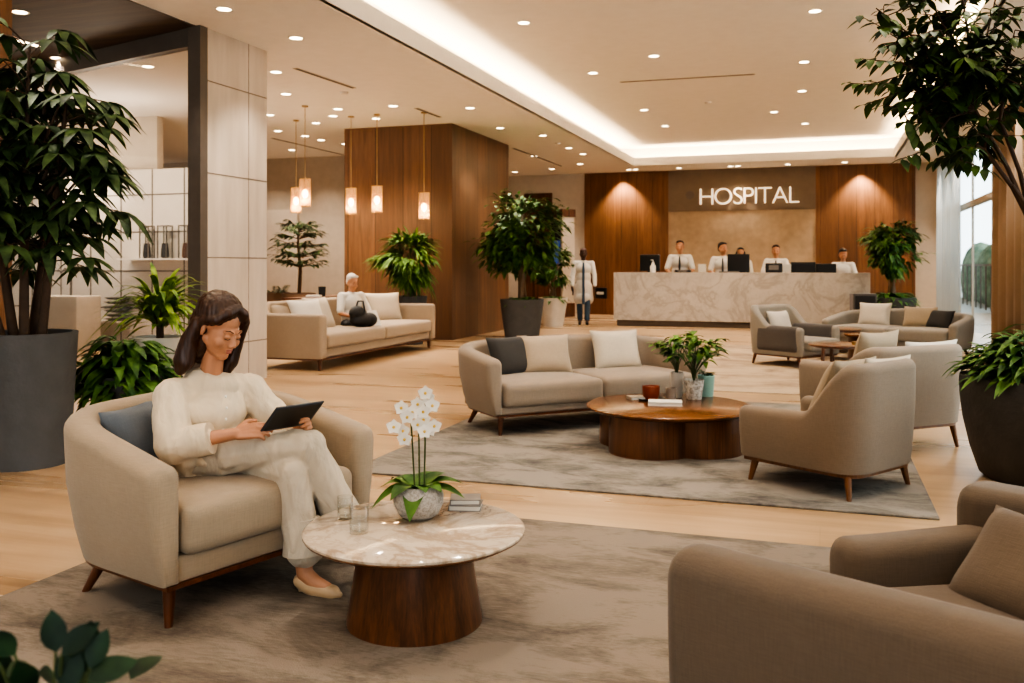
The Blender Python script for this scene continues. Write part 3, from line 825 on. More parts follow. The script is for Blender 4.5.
# --- foreground armchair, cropped by the frame at lower right
fgx,fgy=cam2w(1.2,2.2)
r=empty('armchair','large brown-taupe armchair in the right foreground, cropped by the frame','armchair',(fgx,fgy,0),math.degrees(TH))
def L2(X,Y): return (X-1.2,Y-2.2)
fg=r
m=MB(); shell(m,round_path([L2(.465,2.28),L2(.98,1.75),L2(1.66,1.05)],.3,6),.13,smooth_interp([(0,.60),(.4,.605),(1,.64)]),.17,lean=.02,endr=.06,cam_r=.06,n=40); m.build('near_arm',M['fab_f'],r,60)
m=MB(); shell(m,round_path([L2(1.05,2.82),L2(1.25,2.86),L2(1.62,2.93)],.2,6),.13,smooth_interp([(0,.455),(1,.47)]),.15,lean=.0,endr=.05,cam_r=.05,n=30); m.build('far_arm',M['fab_f'],r,60)
m=MB(); shell(m,[L2(1.545,3.0),L2(1.84,2.64),L2(2.09,2.32)],.13,smooth_interp([(0,.585),(.5,.59),(1,.60)]),.20,lean=.0,endr=.05,cam_r=.05,n=30); m.build('backrest',M['fab_f'],r,60)
m=MB(); m.prism([L2(.62,2.25),L2(1.6,1.2),L2(2.1,2.2),L2(1.6,2.85),L2(1.03,2.72)],.13,.27); m.build('seat_base',M['fab_f'],r)
m=MB(); m.prism([L2(.66,2.28),L2(1.6,1.3),L2(2.0,2.2),L2(1.55,2.75),L2(1.05,2.68)],.27,.36); o=m.build('seat_cushion',M['fab_f'],r)
b=o.modifiers.new('b','BEVEL'); b.width=.03; b.segments=3
for X,Y in ((.60,2.25),(1.05,2.72),(1.6,1.15),(1.75,2.7)):
    q=L2(X,Y); MB().tube([(q[0],q[1],.13),(q[0],q[1],0)],[.025,.015],10).build('leg',M['wood_leg'],r)
pillow('large taupe pillow on the cropped foreground armchair',fg,(*L2(1.36,2.46),.30),-68,42,.52,.36,.18,M['fab_f'],17)

# --- front marble table
TX,TY=-1.40,3.03
r=empty('coffee_table','round marble-topped coffee table with tapered walnut drum base, front','table',(TX,TY,0),20)
m=MB(); m.lathe([(.245,.0),(.247,.01),(.20,.305),(.20,.31)],56); m.build('pedestal',M['wood_dark'],r)
m=MB(); m.lathe([(.30,.308),(.375,.318),(.398,.331),(.398,.334)],64); m.build('rim',M['wood_leg_l'],r,label='wooden rim under the marble')
m=MB(); m.lathe([(.398,.334),(.402,.338),(.402,.345),(.396,.350)],64); m.build('tabletop',M['marble_t'],r)
def on(px,py,z): return G(px,py,z)
TZ=.350
# orchid
x,y=W(418.5,3.44)
r=empty('potted_orchid','white orchid in a rough grey stone bowl on the marble table','plant',(x,y,TZ))
m=MB(); m.lathe([(.001,0),(.05,0),(.075,.015),(.094,.055),(.095,.085),(.085,.118),(.078,.125),(.072,.118),(.06,.11),(.001,.108)],36); m.build('bowl',M['pot_bowl'],r)
m=MB(); m.lathe([(.001,.112),(.068,.110)],24,closed=False); m.build('soil',M['soil'],r)
rr=random.Random(5)
for az,L,w_,el,dr in ((172,.165,.095,.65,.6),(200,.17,.09,.35,.7),(262,.125,.085,.4,1.1),(8,.175,.09,.6,.45),(-14,.17,.08,.3,.45),(110,.14,.09,.9,.5),(60,.16,.09,.8,.45),(230,.15,.085,.7,.7),(140,.16,.09,.7,.5),(35,.14,.08,1.0,.4),(290,.12,.08,.9,.6),(320,.13,.08,.8,.6)):
    a=radians(az)+TH; m=MB(); m.leaf((.02*cos(a),.02*sin(a),.11),(cos(a),sin(a),el),L,w_,dr,.25,seg=8); m.build('leaf',M['lf_mid'],r,80,False)
def flower(root,c,d,s):
    d=V(d).normalized(); sd=d.cross(V((0,0,1))).normalized(); up=sd.cross(d)
    m=MB()
    for k in range(5):
        a=2*pi*k/5+pi/2; q=(sd*cos(a)+up*sin(a)); ww=.030 if k in (1,4) else .022
        m.leaf(V(c),q+d*.18,.030*s,ww*s*1.1,-.05,.12,n=d,seg=5)
    o=m.build('flower',M['petal'],root,80,False)
    MB().ell(V(c)+d*.006,(.006*s,)*3,seg=8,rings=6).build('flower_heart',M['pollen'],o)
def camv(X,Y,Z=0): a,b=cam2w(X,Y); return V((a,b,Z))
# stems in camera-plane coords (dx to the right in photo, dz up)
for sx,dx,h,fls in ((-.014,-.050,.40,[(-.055,.33),(-.09,.345),(-.040,.385),(-.062,.415),(-.05,.30)]),(.004,.0,.44,[(.0,.43),(-.02,.40),(.02,.405),(.022,.37),(.0,.355)]),(.022,.045,.43,[(.038,.455),(.055,.425),(.028,.475),(.045,.335),(.062,.35),(.025,.33)])):
    st=MB(); pts=[camv(sx+(dx*.6-sx)*t*(1 if t<.9 else 1), -.0, .11+(h-.11)*t) for t in [i/8 for i in range(9)]]
    st.tube(pts,[.0035]*9,6).build('flower_stem',M['stem'],r)
    for k,(fx,fz) in enumerate(fls):
        flower(r,camv(fx,-.012-.01*(k%3),fz),camv(.25*((k%3)-1),-1,.15*((k%2)*2-1)),1.0)
# glasses
def tumbler(label,x,y,z,s=1.0):
    r=empty('drinking_glass',label,'glass',(x,y,z))
    m=MB(); m.lathe([(.028*s,0),(.033*s,.002),(.035*s,.10*s),(.0335*s,.10*s),(.031*s,.012),(.001,.010)],28); m.build('tumbler',M['glass_d'],r)
    m=MB(); m.lathe([(.001,.011),(.030*s,.011),(.0315*s,.055*s),(.001,.055*s)],24,closed=False); m.build('water',M['glass'],r)
x,y=on(359,533,TZ); tumbler('clear water glass at the near left of the marble table',x,y,TZ)
x,y=on(345,519,TZ); tumbler('smaller glass behind the water glass on the marble table',x,y,TZ,.85)
x,y=on(368,521,TZ)
# books
def book(label,x,y,z,w,d,h,rz,cover,group):
    r=empty('book',label,'book',(x,y,z),rz,group)
    m=MB(); m.box(-w/2,w/2,-d/2,d/2,0,.003); m.box(-w/2,w/2,-d/2,d/2,h-.003,h); m.box(-w/2,-w/2+.003,-d/2,d/2,0,h); m.build('cover',cover,r,0)
    m=MB(); m.box(-w/2+.004,w/2-.005,-d/2+.004,d/2-.004,.003,h-.003); m.build('pages',M['paper'],r,0); return r
x,y=on(466,508,TZ)
book('lower grey notebook of the pair on the marble table',x,y,TZ,.125,.105,.022,14,M['book_g'],'notebooks on the marble table')
book('upper grey notebook of the pair on the marble table',x-.004,y+.004,TZ+.022,.118,.10,.021,20,M['book_g'],'notebooks on the marble table')

# --- walnut table of the middle group
mx_,my_=-1.02,6.52
r=empty('coffee_table','low round walnut coffee table on a clover-shaped drum base, middle rug','table',(mx_,my_,0),math.degrees(TH)+5)
m=MB(); m.lathe([(.545,.272),(.575,.282),(.59,.296),(.59,.304),(.58,.310)],72); m.build('tabletop',M['wood_top'],r)
for k in range(4):
    a=pi/4+k*pi/2; m=MB(); m.lathe([(.293,0),(.295,.01),(.293,.274)],48,c=(.245*cos(a),.245*sin(a),0)); m.build('drum_leg',M['wood_drum'],r)
Z2=.310
def foliage_sprig(m,rr,n,h,spread,Ll,Lw,stems=None,droop=.5):
    for k in range(n):
        az=rr.uniform(0,2*pi); hh=h*rr.uniform(.55,1); sp=spread*rr.uniform(.2,1)
        top=V((cos(az)*sp,sin(az)*sp,hh)); pts=[V((cos(az)*sp*t*t,sin(az)*sp*t*t,hh*t)) for t in (0,.35,.7,1)]
        if stems is not None: stems.tube(pts,[.004,.0035,.003,.002],5)
        for q in range(rr.randint(4,6)):
            b=pts[3] if q<3 else pts[2].lerp(pts[3],rr.random()); a2=az+rr.uniform(-1.6,1.6)
            m.leaf(b,(cos(a2),sin(a2),rr.uniform(.0,.9)),Ll*rr.uniform(.7,1.1),Lw*rr.uniform(.8,1.1),droop,.2)
rr=random.Random(21)
def pot_plant(name,label,x,y,z,prof,potmat,leafm,n,h,spread,Ll,Lw,seed):
    r=empty(name,label,'plant',(x,y,z)); rr=random.Random(seed)
    ph=max(p[1] for p in prof); MB().lathe(prof,28).build('pot',potmat,r)
    m=MB(); st=MB(); foliage_sprig(m,rr,n,h,spread,Ll,Lw,st)
    m.v=[(a,b,c+ph*.85) for a,b,c in m.v]; st.v=[(a,b,c+ph*.85) for a,b,c in st.v]
    m.build('foliage',leafm,r,80,False); st.build('stems',M['stem'],r)
    return r
x,y=on(694,399,Z2); pot_plant('potted_plant','leafy green plant in a speckled white pot on the walnut table',x,y,Z2,[(.001,0),(.055,0),(.075,.14),(.072,.145),(.06,.13),(.001,.125)],M['pot_speck'],M['lf_fresh'],26,.34,.22,.15,.05,31)
x,y=on(706,396,Z2); pot_plant('potted_succulent','small succulent in a mint green pot on the walnut table',x,y,Z2,[(.001,0),(.055,0),(.066,.155),(.062,.16),(.055,.145),(.001,.14)],M['mint'],M['lf_dark'],8,.05,.05,.05,.03,32)
x,y=on(677,397,Z2); r=empty('vase','tall grey-white vase with green sprigs on the walnut table','vase',(x,y,Z2))
MB().lathe([(.001,0),(.04,0),(.046,.08),(.05,.19),(.046,.19),(.04,.02),(.001,.015)],26).build('body',M['vase'],r)
m=MB(); st=MB(); foliage_sprig(m,random.Random(33),13,.30,.19,.12,.045,st); m.v=[(a,b,c+.14) for a,b,c in m.v]; st.v=[(a,b,c+.14) for a,b,c in st.v]
m.build('sprigs',M['lf_fresh'],r,80,False); st.build('stems',M['stem'],r)
x,y=on(651,399.5,Z2); r=empty('tray','dark round tray under the rust red bowl on the walnut table','tray',(x,y,Z2)); 
MB().lathe([(.001,0),(.095,0),(.11,.012),(.105,.012),(.09,.005),(.001,.005)],30).build('dish',M['black2'],r)
r=empty('bowl','rust red bowl with pale rim on the dark tray','bowl',(x,y,Z2+.0055))
MB().lathe([(.001,0),(.05,0),(.062,.03),(.064,.095),(.060,.095),(.056,.03),(.001,.02)],28).build('body',M['cup_red'],r)
MB().lathe([(.001,.082),(.060,.082)],24,closed=False).build('filling',M['p_beige'],r)
x,y=on(671,400,Z2); r=empty('tumbler','taupe cup beside the vase on the walnut table','cup',(x,y,Z2)); MB().lathe([(.001,0),(.034,0),(.04,.09),(.037,.09),(.032,.01),(.001,.008)],24).build('body',M['cup_gl'],r)
x,y=on(665,404.5,Z2); book('white book at the near edge of the walnut table',x,y,Z2,.24,.15,.026,10,M['paper'],'books on the walnut table')
x,y=on(639,399,Z2); book('tan book left of the red bowl on the walnut table',x,y,Z2,.16,.12,.022,30,M['p_tan'],'books on the walnut table')

# --- far small tables
def side_table(label,x,y,R,h):
    r=empty('side_table',label,'table',(x,y,0),12,'small round tables of the far group')
    MB().lathe([(R-.03,h-.035),(R,h-.02),(R,h-.005),(R-.01,h)],40).build('tabletop',M['wood_dark'],r)
    for k in range(3):
        a=radians(215+120*k); m=MB(); m.tube([(R*.72*cos(a),R*.72*sin(a),h-.03),(R*.82*cos(a),R*.82*sin(a),0)],[.022,.016],10); m.build('leg',M['wood_dark'],r)
    m=MB(); m.lathe([(R*.62,.12),(R*.62,.14)],30); m.build('shelf',M['wood_dark'],r)
side_table('nearest round walnut side table of the far group',.20,11.05,.33,.41)
side_table('round walnut side table beside the far grey-armed chair',.22,13.5,.33,.43)
r=empty('drum_table','dark brown drum side table in front of the far window sofa','table',(.62,13.0,0)); MB().lathe([(.25,0),(.27,.02),(.27,.36)],36).build('drum',M['wood_dark'],r); MB().lathe([(.30,.36),(.32,.37),(.32,.395),(.31,.40)],36).build('tabletop',M['wood_top'],r)
x,y=.24,11.0; r=empty('tea_light','tiny brass candle holder on the nearest far side table','candle',(x+.13,y-.05,.41)); MB().lathe([(.001,0),(.03,0),(.035,.04),(.028,.04),(.001,.025)],16).build('holder',M['gold'],r)
x,y=W(863,17.2); r=empty('side_cabinet','dark grey cabinet standing beside the counter-end plant','cabinet',(x,y,0),10)
MB().rbox((0,0,.40),(.42,.35,.76),.01).build('carcass',M['fab_grey'],r); MB().box(-.18,.18,-.185,-.175,.08,.74).build('door',M['black2'],r,0); MB().box(-.2,.2,-.16,.16,0,.03).build('plinth',M['black2'],r,0)
# console behind the long sofa
r=empty('console_table','narrow console behind the back of the long sofa','table',(-7.25,12.4,0),0)
MB().box(-.18,.18,-.9,.9,.80,.835).build('tabletop',M['wood_dark'],r,0)
for sx in (-.14,.14):
    for sy in (-.84,.84): MB().box(sx-.02,sx+.02,sy-.02,sy+.02,0,.80).build('leg',M['wood_dark'],r,0)
def at_plane_u(px,u):          # point on the ray column px with given world u
    t=(px-512)/F; Y=u/(t*CT-ST); return Y*(t*ST+CT)
v=at_plane_u(322,-7.22); r=empty('cup','small black cup on the console behind the long sofa','cup',(-7.22,v,.835)); MB().lathe([(.001,0),(.05,0),(.06,.15),(.055,.15),(.045,.01),(.001,.01)],18).build('body',M['black'],r)
v=at_plane_u(314,-7.2); o=MB().box(-.1,.1,-.09,.09,0,.03).build('paper_stack',M['paper'],None,0); o.location=(-7.2,v,.835); o.rotation_euler=(0,0,.3); tag(o,'white stack of papers left of the black cup behind the sofa','paper')

# ------------------------------------------------------------------ plants
def pot_round(r, rt, rb, h, mat, name='pot', bulge=0.0):
    m=MB(); n=8
    prof=[(.001,0),(rb,0)]
    for i in range(1,n+1):
        t=i/n; prof.append((rb+(rt-rb)*(t**(.6 if bulge else 1))+bulge*sin(pi*t),h*t))
    prof+=[(rt-.035,h),(rt-.05,h-.06),(.001,h-.06)]
    m.lathe(prof,40); po=m.build(name,mat,r,50)
    MB().lathe([(.001,h-.055),(rt-.05,h-.058)],28,closed=False).build('soil',M['soil'],po)
def palmate(m, p, d, rr, L, w, n=7, droop=.55):
    d=V(d).normalized(); 
    a=d.cross(V((0,0,1))); a=a.normalized() if a.length>1e-3 else V((1,0,0)); b=a.cross(d)
    n0=rr.uniform(0,1)
    for k in range(n):
        g=-1.9+3.8*k/(n-1); q=d*cos(g)+a*sin(g)
        m.leaf(p,(q.x,q.y,q.z*.5-.05),L*(1-.18*abs(g)/1.9)*rr.uniform(.85,1.1),w,droop,.22,seg=5)
# tall schefflera, left edge
def schefflera():
    hx,hy=W(25,6.0)
    r=empty('umbrella_tree','tall dark umbrella tree in the big grey pot at the left edge','plant',(hx,hy,0))
    pot_round(r,.32,.27,.865,M['pot_grey'])
    rr=random.Random(3); tr=MB(); m=MB()
    for k,(bx,by,tx,ty,tz) in enumerate(((-.08,.02,-.30,.05,2.55),(.02,-.05,.04,-.02,2.75),(.09,.03,.28,.0,2.45),(.0,.08,.12,.18,2.3),(-.12,-.05,-.5,-.15,2.3))):
        B=camv(bx,by,.80); T=camv(tx,ty,tz); md=B.lerp(T,.5)+camv(rr.uniform(-.05,.05),0)
        pts=[B,B.lerp(md,.5),md,md.lerp(T,.5),T]
        tr.tube(pts,[.033,.028,.024,.018,.008],9)
        for q in range(34):
            t=rr.uniform(.30,1.0); p=B.lerp(T,t); az=rr.uniform(0,2*pi); L=rr.uniform(.18,.46)*(1.1-.35*t)
            tip=p+V((cos(az)*L,sin(az)*L,rr.uniform(-.06,.22)))
            tr.tube([p,p.lerp(tip,.5)+V((0,0,.03)),tip],[.006,.005,.004],5)
            palmate(m,tip,(cos(az),sin(az),rr.uniform(-.1,.35)),rr,rr.uniform(.20,.29),.074,rr.choice((6,7,7)),rr.uniform(.35,.8))
    # long arching branches reaching to the right
    for (dx,dz,L) in ((.60,2.12,.27),(.70,1.86,.30),(.62,1.66,.27),(.54,2.35,.26),(.45,1.45,.25),(.66,1.98,.26),(.35,1.55,.26),(.50,1.72,.27),(.3,2.55,.25)):
        B=camv(.12,0,dz-.25); tip=camv(dx-.12,rr.uniform(-.25,.1),dz+.05)
        tr.tube([B,B.lerp(tip,.5)+V((0,0,.08)),tip],[.012,.008,.005],6)
        palmate(m,tip,camv(1,-.25,-.1),rr,L,.076,7,.55)
    tr.build('trunks',M['trunk'],r); m.build('foliage',M['lf_dark'],r,80,False)
schefflera()
def broad_bush(name,label,x,y,z0,R,Hh,n,L,w,mat,seed,rt=.25,rb=.2,ph=.4,potm='pot_dark',elev=(0.1,1.0),group=None):
    r=empty(name,label,'plant',(x,y,0)); pot_round(r,rt,rb,ph,M[potm]); rr=random.Random(seed); m=MB(); st=MB()
    for k in range(n):
        az=rr.uniform(0,2*pi); e=rr.uniform(*elev); rad=R*(1-.55*max(0,e))*sqrt(rr.uniform(.05 if e>0 else .5,1)); z=ph-.05+Hh*e*rr.uniform(.5,1)
        p=V((cos(az)*rad*.6,sin(az)*rad*.6,z)); 
        if k%3==0: st.tube([(0,0,ph-.08),(p.x*.5,p.y*.5,(ph+z)/2),tuple(p)],[.008,.006,.004],5)
        a2=az+rr.uniform(-.5,.5)
        m.leaf(p,(cos(a2),sin(a2),rr.uniform(.0,.8)),L*rr.uniform(.75,1.15),w*rr.uniform(.8,1.15),rr.uniform(.4,.9),.22,seg=5)
    st.build('stems',M['stem'],r); m.build('foliage',mat,r,80,False); return r
x,y=W(126,6.75); broad_bush('leafy_shrub','low bushy broad-leaved plant between the big grey pot and the woman',x,y,0,.52,.34,300,.25,.085,M['lf_mid'],11,.26,.2,.50,elev=(-.5,1.0))
x,y=W(160,7.5)
r=empty('dracaena','bright green strappy dracaena in a pale pot behind the low bush','plant',(x,y,0)); pot_round(r,.24,.18,.72,M['pot_white'])
rr=random.Random(12); m=MB()
for k in range(170):
    az=rr.uniform(0,2*pi); el=rr.uniform(.1,2.6); m.leaf((.05*cos(az),.05*sin(az),.78+rr.uniform(0,.26)),(cos(az),sin(az),el),rr.uniform(.36,.60),.05,rr.uniform(.35,.8),.2,seg=7)
m.build('foliage',M['lf_bright'],r,80,False); MB().tube([(0,0,.64),(0,0,.98)],[.03,.03],8).build('stem',M['trunk'],r)
# right planter
x,y=W(1040,5.55); broad_bush('leafy_planter','large dark tapered planter with dense pointed leaves at the right edge','p',x,y,.42,.30,300,.23,.065,M['lf_mid'],13,.44,.27,.62) if False else None
r=empty('leafy_plant','dense pointed-leaf plant in the large dark tapered planter at the right edge','plant',(x,y,0))
m=MB(); m.lathe([(.001,0),(.30,0),(.335,.03),(.385,.18),(.425,.36),(.442,.50),(.445,.60),(.44,.625),(.41,.625),(.40,.56),(.001,.56)],48); m.build('planter',M['pot_dark'],r)
MB().lathe([(.001,.565),(.40,.563)],28,closed=False).build('soil',M['soil'],r)
rr=random.Random(13); m=MB()
for k in range(520):
    az=rr.uniform(0,2*pi); e=rr.uniform(0,1); rad=.36*sqrt(rr.uniform(.02,1)); z=.60+.34*(1-(rad/.40)**2)*rr.uniform(.25,1)
    a2=az+rr.uniform(-.5,.5); m.leaf((cos(az)*rad,sin(az)*rad,z),(cos(a2),sin(a2),rr.uniform(.1,.9)),rr.uniform(.14,.24),.055,rr.uniform(.3,.8),.25,seg=5)
m.build('foliage',M['lf_mid'],r,80,False)
# leafy tree at the right edge, pot beyond the frame
def right_tree():
    X0,Y0=3.05,4.55
    x,y=cam2w(X0,Y0); r=empty('indoor_tree','slender multi-stem tree whose leafy branches hang into the upper right corner','tree',(x,y,0))
    pot_round(r,.30,.24,.55,M['pot_dark'])
    rr=random.Random(8); tr=MB(); m=MB()
    def P(px,py,Y): a=((px-512)/F*Y); return camv(a-X0,Y-Y0,H+(YH-py)/F*Y)
    base=camv(0,0,.45); knee=P(1032,225,4.55)
    tr.tube([base,base.lerp(knee,.5),knee],[.032,.027,.022],9)
    tips=[(893,62,4.3),(900,92,4.5),(884,30,4.6),(925,150,4.4),(948,120,4.6),(960,160,4.35),(975,90,4.5),(990,50,4.4),(1005,120,4.6),(940,30,4.3),(965,10,4.5),(1015,30,4.4),(920,5,4.6),(985,140,4.45),(1010,80,4.3),(915,60,4.5),(955,75,4.4),(930,90,4.6),(1000,10,4.5),(905,115,4.4),(880,85,4.5),(975,30,4.6),(945,55,4.55),(876,8,4.5),(900,30,4.4),(925,-10,4.5),(960,-20,4.4),(1000,-20,4.6),(935,120,4.5),(985,75,4.3),(1015,75,4.5),(955,45,4.3)]
    hubs=[(1012,185,4.5),(985,150,4.5),(1000,120,4.55),(975,110,4.45)]
    for h in hubs: tr.tube([knee,P((1032+h[0])/2+4,(225+h[1])/2,4.52),P(*h)],[.013,.011,.009],8)
    for tp in tips:
        h=min(hubs,key=lambda q:(q[0]-tp[0])**2+(q[1]-tp[1])**2*.6)
        A=P(*h); T=P(*tp); md=A.lerp(T,.5)+V((0,0,.06)); pts=[A,A.lerp(md,.6),md,md.lerp(T,.6),T]
        tr.tube(pts,[.008,.007,.005,.004,.0025],6)
        for q in range(7):           # twigs with alternate drooping leaves
            t=.25+.75*q/6; b=A.lerp(T,t)+V((0,0,.06*(1-(2*t-1)**2)))
            d=(T-A).normalized(); az=rr.uniform(0,2*pi); tw=V((d.x*.6+cos(az)*.7,d.y*.6+sin(az)*.7,rr.uniform(-.35,.35))).normalized()
            L=rr.uniform(.12,.26); e=b+tw*L; tr.tube([b,e],[.003,.002],4)
            for s in range(7):
                u=.15+.85*s/6; c=b+tw*(L*u); sd=tw.cross(V((0,0,1))).normalized()*(1 if s%2 else -1)
                dd=tw*.6+sd*rr.uniform(.5,1)+V((0,0,rr.uniform(-.7,.1)))
                m.leaf(c,dd,rr.uniform(.062,.088),.040,.35,.15,seg=4)
    tr.build('branches',M['trunk'],r); m.build('foliage',M['lf_tree'],r,80,False)
right_tree()
# blurred plant at the lower left
fx,fy=W(50,1.25); r=empty('leafy_plant','out-of-focus dark leafy plant in the lower left corner','plant',(fx,fy,0)); pot_round(r,.16,.12,.45,M['pot_dark'])
rr=random.Random(4); m=MB(); st=MB()
def PF(px,py,Y): X,Yw=W(px,Y); return V((X-fx,Yw-fy,H+(YH-py)/F*Y))
for (px,py,dpx,dpy,L) in ((56,652,-4,-40,.055),(62,655,30,-30,.055),(85,672,6,-58,.075),(90,668,14,-34,.05),(88,680,28,-14,.06),(15,655,-16,-16,.05),(35,668,-30,4,.06),(55,680,-20,-12,.05),(10,680,-20,-20,.07),(70,690,0,-30,.06),(30,690,-10,-26,.06),(0,665,-15,0,.05)):
    p=PF(px,py,1.22+rr.uniform(-.05,.05)); q=PF(px+dpx,py+dpy,1.2); m.leaf(p,q-p,L*1.1,L*.60,.1,.2,seg=6,n=camv(.2,-.7,.7))
    st.tube([(0,0,.40),tuple(p*.5+V((0,0,.3))),tuple(p)],[.004,.003,.002],5)
for k in range(40):
    az=rr.uniform(0,2*pi); rad=rr.uniform(.02,.17); p=V((cos(az)*rad,sin(az)*rad,rr.uniform(.5,.70))); m.leaf(p,(cos(az),sin(az),rr.uniform(.1,.8)),.075,.045,.3,.2,seg=5)
m.build('foliage',M['lf_fg'],r,80,False); st.build('stems',M['stem'],r)

def canopy_tree(name,label,x,y,pot,trunk_top,crown,n,L,w,mat,seed,potm,nst=3,extra=None,tmat='trunk_l'):
    """trunks, boughs and small leaves set in an ellipsoidal crown; crown=(rx,ry,rz,zc)"""
    r=empty(name,label,'plant',(x,y,0)); rt,rb,ph=pot; pot_round(r,rt,rb,ph,M[potm]); rr=random.Random(seed); tr=MB(); m=MB()
    rx,ry,rz,zc=crown
    for k in range(nst):
        a=2*pi*k/max(1,nst)+.4; tr.tube([(.06*cos(a)*(nst>1),.06*sin(a)*(nst>1),ph-.1),(.03*cos(a+1),.03*sin(a+1),(ph+trunk_top)/2),(.10*cos(a)*(nst>1),.10*sin(a)*(nst>1),trunk_top)],[.045/sqrt(nst)*1.6,.04/sqrt(nst)*1.5,.02],8)
    clus=max(14,n//32)
    for k in range(clus):
        u=V((rr.gauss(0,1),rr.gauss(0,1),rr.gauss(0,1))).normalized()*rr.uniform(.45,1.0)
        c=V((u.x*rx,u.y*ry,zc+u.z*rz)); st=V((0,0,min(trunk_top,c.z-.05)))
        tr.tube([st,st.lerp(c,.5)+V((0,0,.08)),c],[.012,.008,.004],5)
        out=V((u.x,u.y,u.z*.3)).normalized()
        for q in range(n//clus):
            p=c+V((rr.gauss(0,.16*rx),rr.gauss(0,.16*ry),rr.gauss(0,.10*rz)))
            d=out+V((rr.uniform(-.8,.8),rr.uniform(-.8,.8),rr.uniform(-.5,.4)))
            m.leaf(p,d,L*rr.uniform(.7,1.15),w*rr.uniform(.8,1.2),.4,.2,seg=3)
    tr.build('trunks',M[tmat],r); m.build('foliage',mat,r,80,False)
    if extra:
        m=MB()
        for k in range(extra[0]):
            az=rr.uniform(0,2*pi); m.leaf((.1*cos(az),.1*sin(az),ph-.04),(cos(az),sin(az),rr.uniform(.2,1.3)),extra[1]*rr.uniform(.7,1.1),extra[2],.6,.2,seg=5)
        m.build('underplanting',M['lf_mid'],r,80,False)
    return r
x,y=W(522,16.5); canopy_tree('ficus_tree','large bushy ficus in a dark grey pot at the corner of the wood block',x,y,(.40,.31,.70),1.75,(.74,.74,.74,1.88),2300,.18,.08,M['lf_mid'],41,'pot_grey',3,(40,.34,.09))
x,y=W(553,19.6); canopy_tree('potted_plant','smaller green plant in a white pot just right of the ficus',x,y,(.32,.22,.62),.95,(.36,.36,.44,1.35),700,.16,.07,M['lf_mid'],42,'pot_white',2,(26,.34,.09))
x,y=W(892,17.4); canopy_tree('potted_palm','tall layered green plant in a grey pot at the right end of the counter',x,y,(.44,.36,.70),1.4,(.46,.46,.52,1.72),1700,.19,.06,M['lf_mid'],43,'pot_grey',3,(170,.50,.10))
# palm-like pots by the long sofa
def frond_plant(name,label,x,y,z0,pot,potm,trunk,n,L,mat,seed,flat=.5,leafl=.13):
    r=empty(name,label,'plant',(x,y,0)); rt,rb,ph=pot; pot_round(r,rt,rb,ph,M[potm]); rr=random.Random(seed); tr=MB(); m=MB()
    if trunk>ph: tr.tube([(0,0,ph-.1),(.02,0,(ph+trunk)/2),(0,0,trunk)],[.035,.03,.022],8)
    for k in range(n):
        az=2*pi*k/n*2.4+rr.uniform(-.3,.3); el=rr.uniform(.1,1.4); base=V((0,0,trunk-rr.uniform(0,.2))); LL_=L*rr.uniform(.75,1.1)
        d=V((cos(az),sin(az),el)).normalized(); pts=[base+d*(LL_*t)-V((0,0,flat*LL_*t*t)) for t in [i/7 for i in range(8)]]
        tr.tube(pts,[.006]*7+[.003],4)
        for i in range(1,8):
            t=(pts[i]-pts[i-1]).normalized(); sd=t.cross(V((0,0,1))).normalized()
            for s in (-1,1):
                for h_ in (0,.5): m.leaf(pts[i-1].lerp(pts[i],h_),t*.8+sd*s+V((0,0,-.15)),leafl*(1.1-.5*i/8)*rr.uniform(.8,1.2),.045,.4,.2,seg=3)
    (tr if tr.v else tr).build('stems',M['trunk'],r); m.build('foliage',mat,r,80,False); return r
x,y=-6.55,13.95; x,y=W(411,15.2); canopy_tree('fern_palm','lush round arching plant in front of the wood block beside the long sofa',x,y,(.27,.2,.80),1.15,(.40,.40,.34,1.46),900,.34,.05,M['lf_fresh'],51,'pot_grey',2)
x,y=W(299,16.2); 
r=empty('potted_tree','slim layered small tree in a brown bowl pot behind the long sofa','plant',(x,y,0)); pot_round(r,.30,.22,.82,M['pot_brown']); rr=random.Random(52); tr=MB(); m=MB()
tr.tube([(0,0,.75),(.03,0,1.2),(-.02,0,1.7),(0,0,2.05)],[.035,.03,.022,.01],8)
for z,R,n in ((1.38,.40,9),(1.55,.46,11),(1.72,.42,10),(1.88,.40,9),(2.0,.30,7),(2.06,.2,6)):
    for k in range(n):
        az=2*pi*k/n+rr.uniform(-.3,.3); tip=V((cos(az)*R,sin(az)*R,z+rr.uniform(-.05,.08))); tr.tube([(0,0,z-.1),tuple(tip)],[.008,.003],4)
        for q in range(16):
            t=rr.uniform(.35,1.05); p=V((0,0,z-.1)).lerp(tip,t); a2=az+rr.uniform(-1.2,1.2); m.leaf(p,(cos(a2),sin(a2),rr.uniform(-.2,.25)),.15,.05,.3,.2,seg=3)
tr.build('trunk',M['trunk'],r); m.build('foliage',M['lf_dark'],r,80,False)
x,y=W(278,17.3); frond_plant('potted_agave','small spiky plant in a low brown planter behind the column end of the sofa',x,y,0,(.22,.18,.80),'pot_brown',.80,12,.34,M['lf_dark'],53,.1,.12)

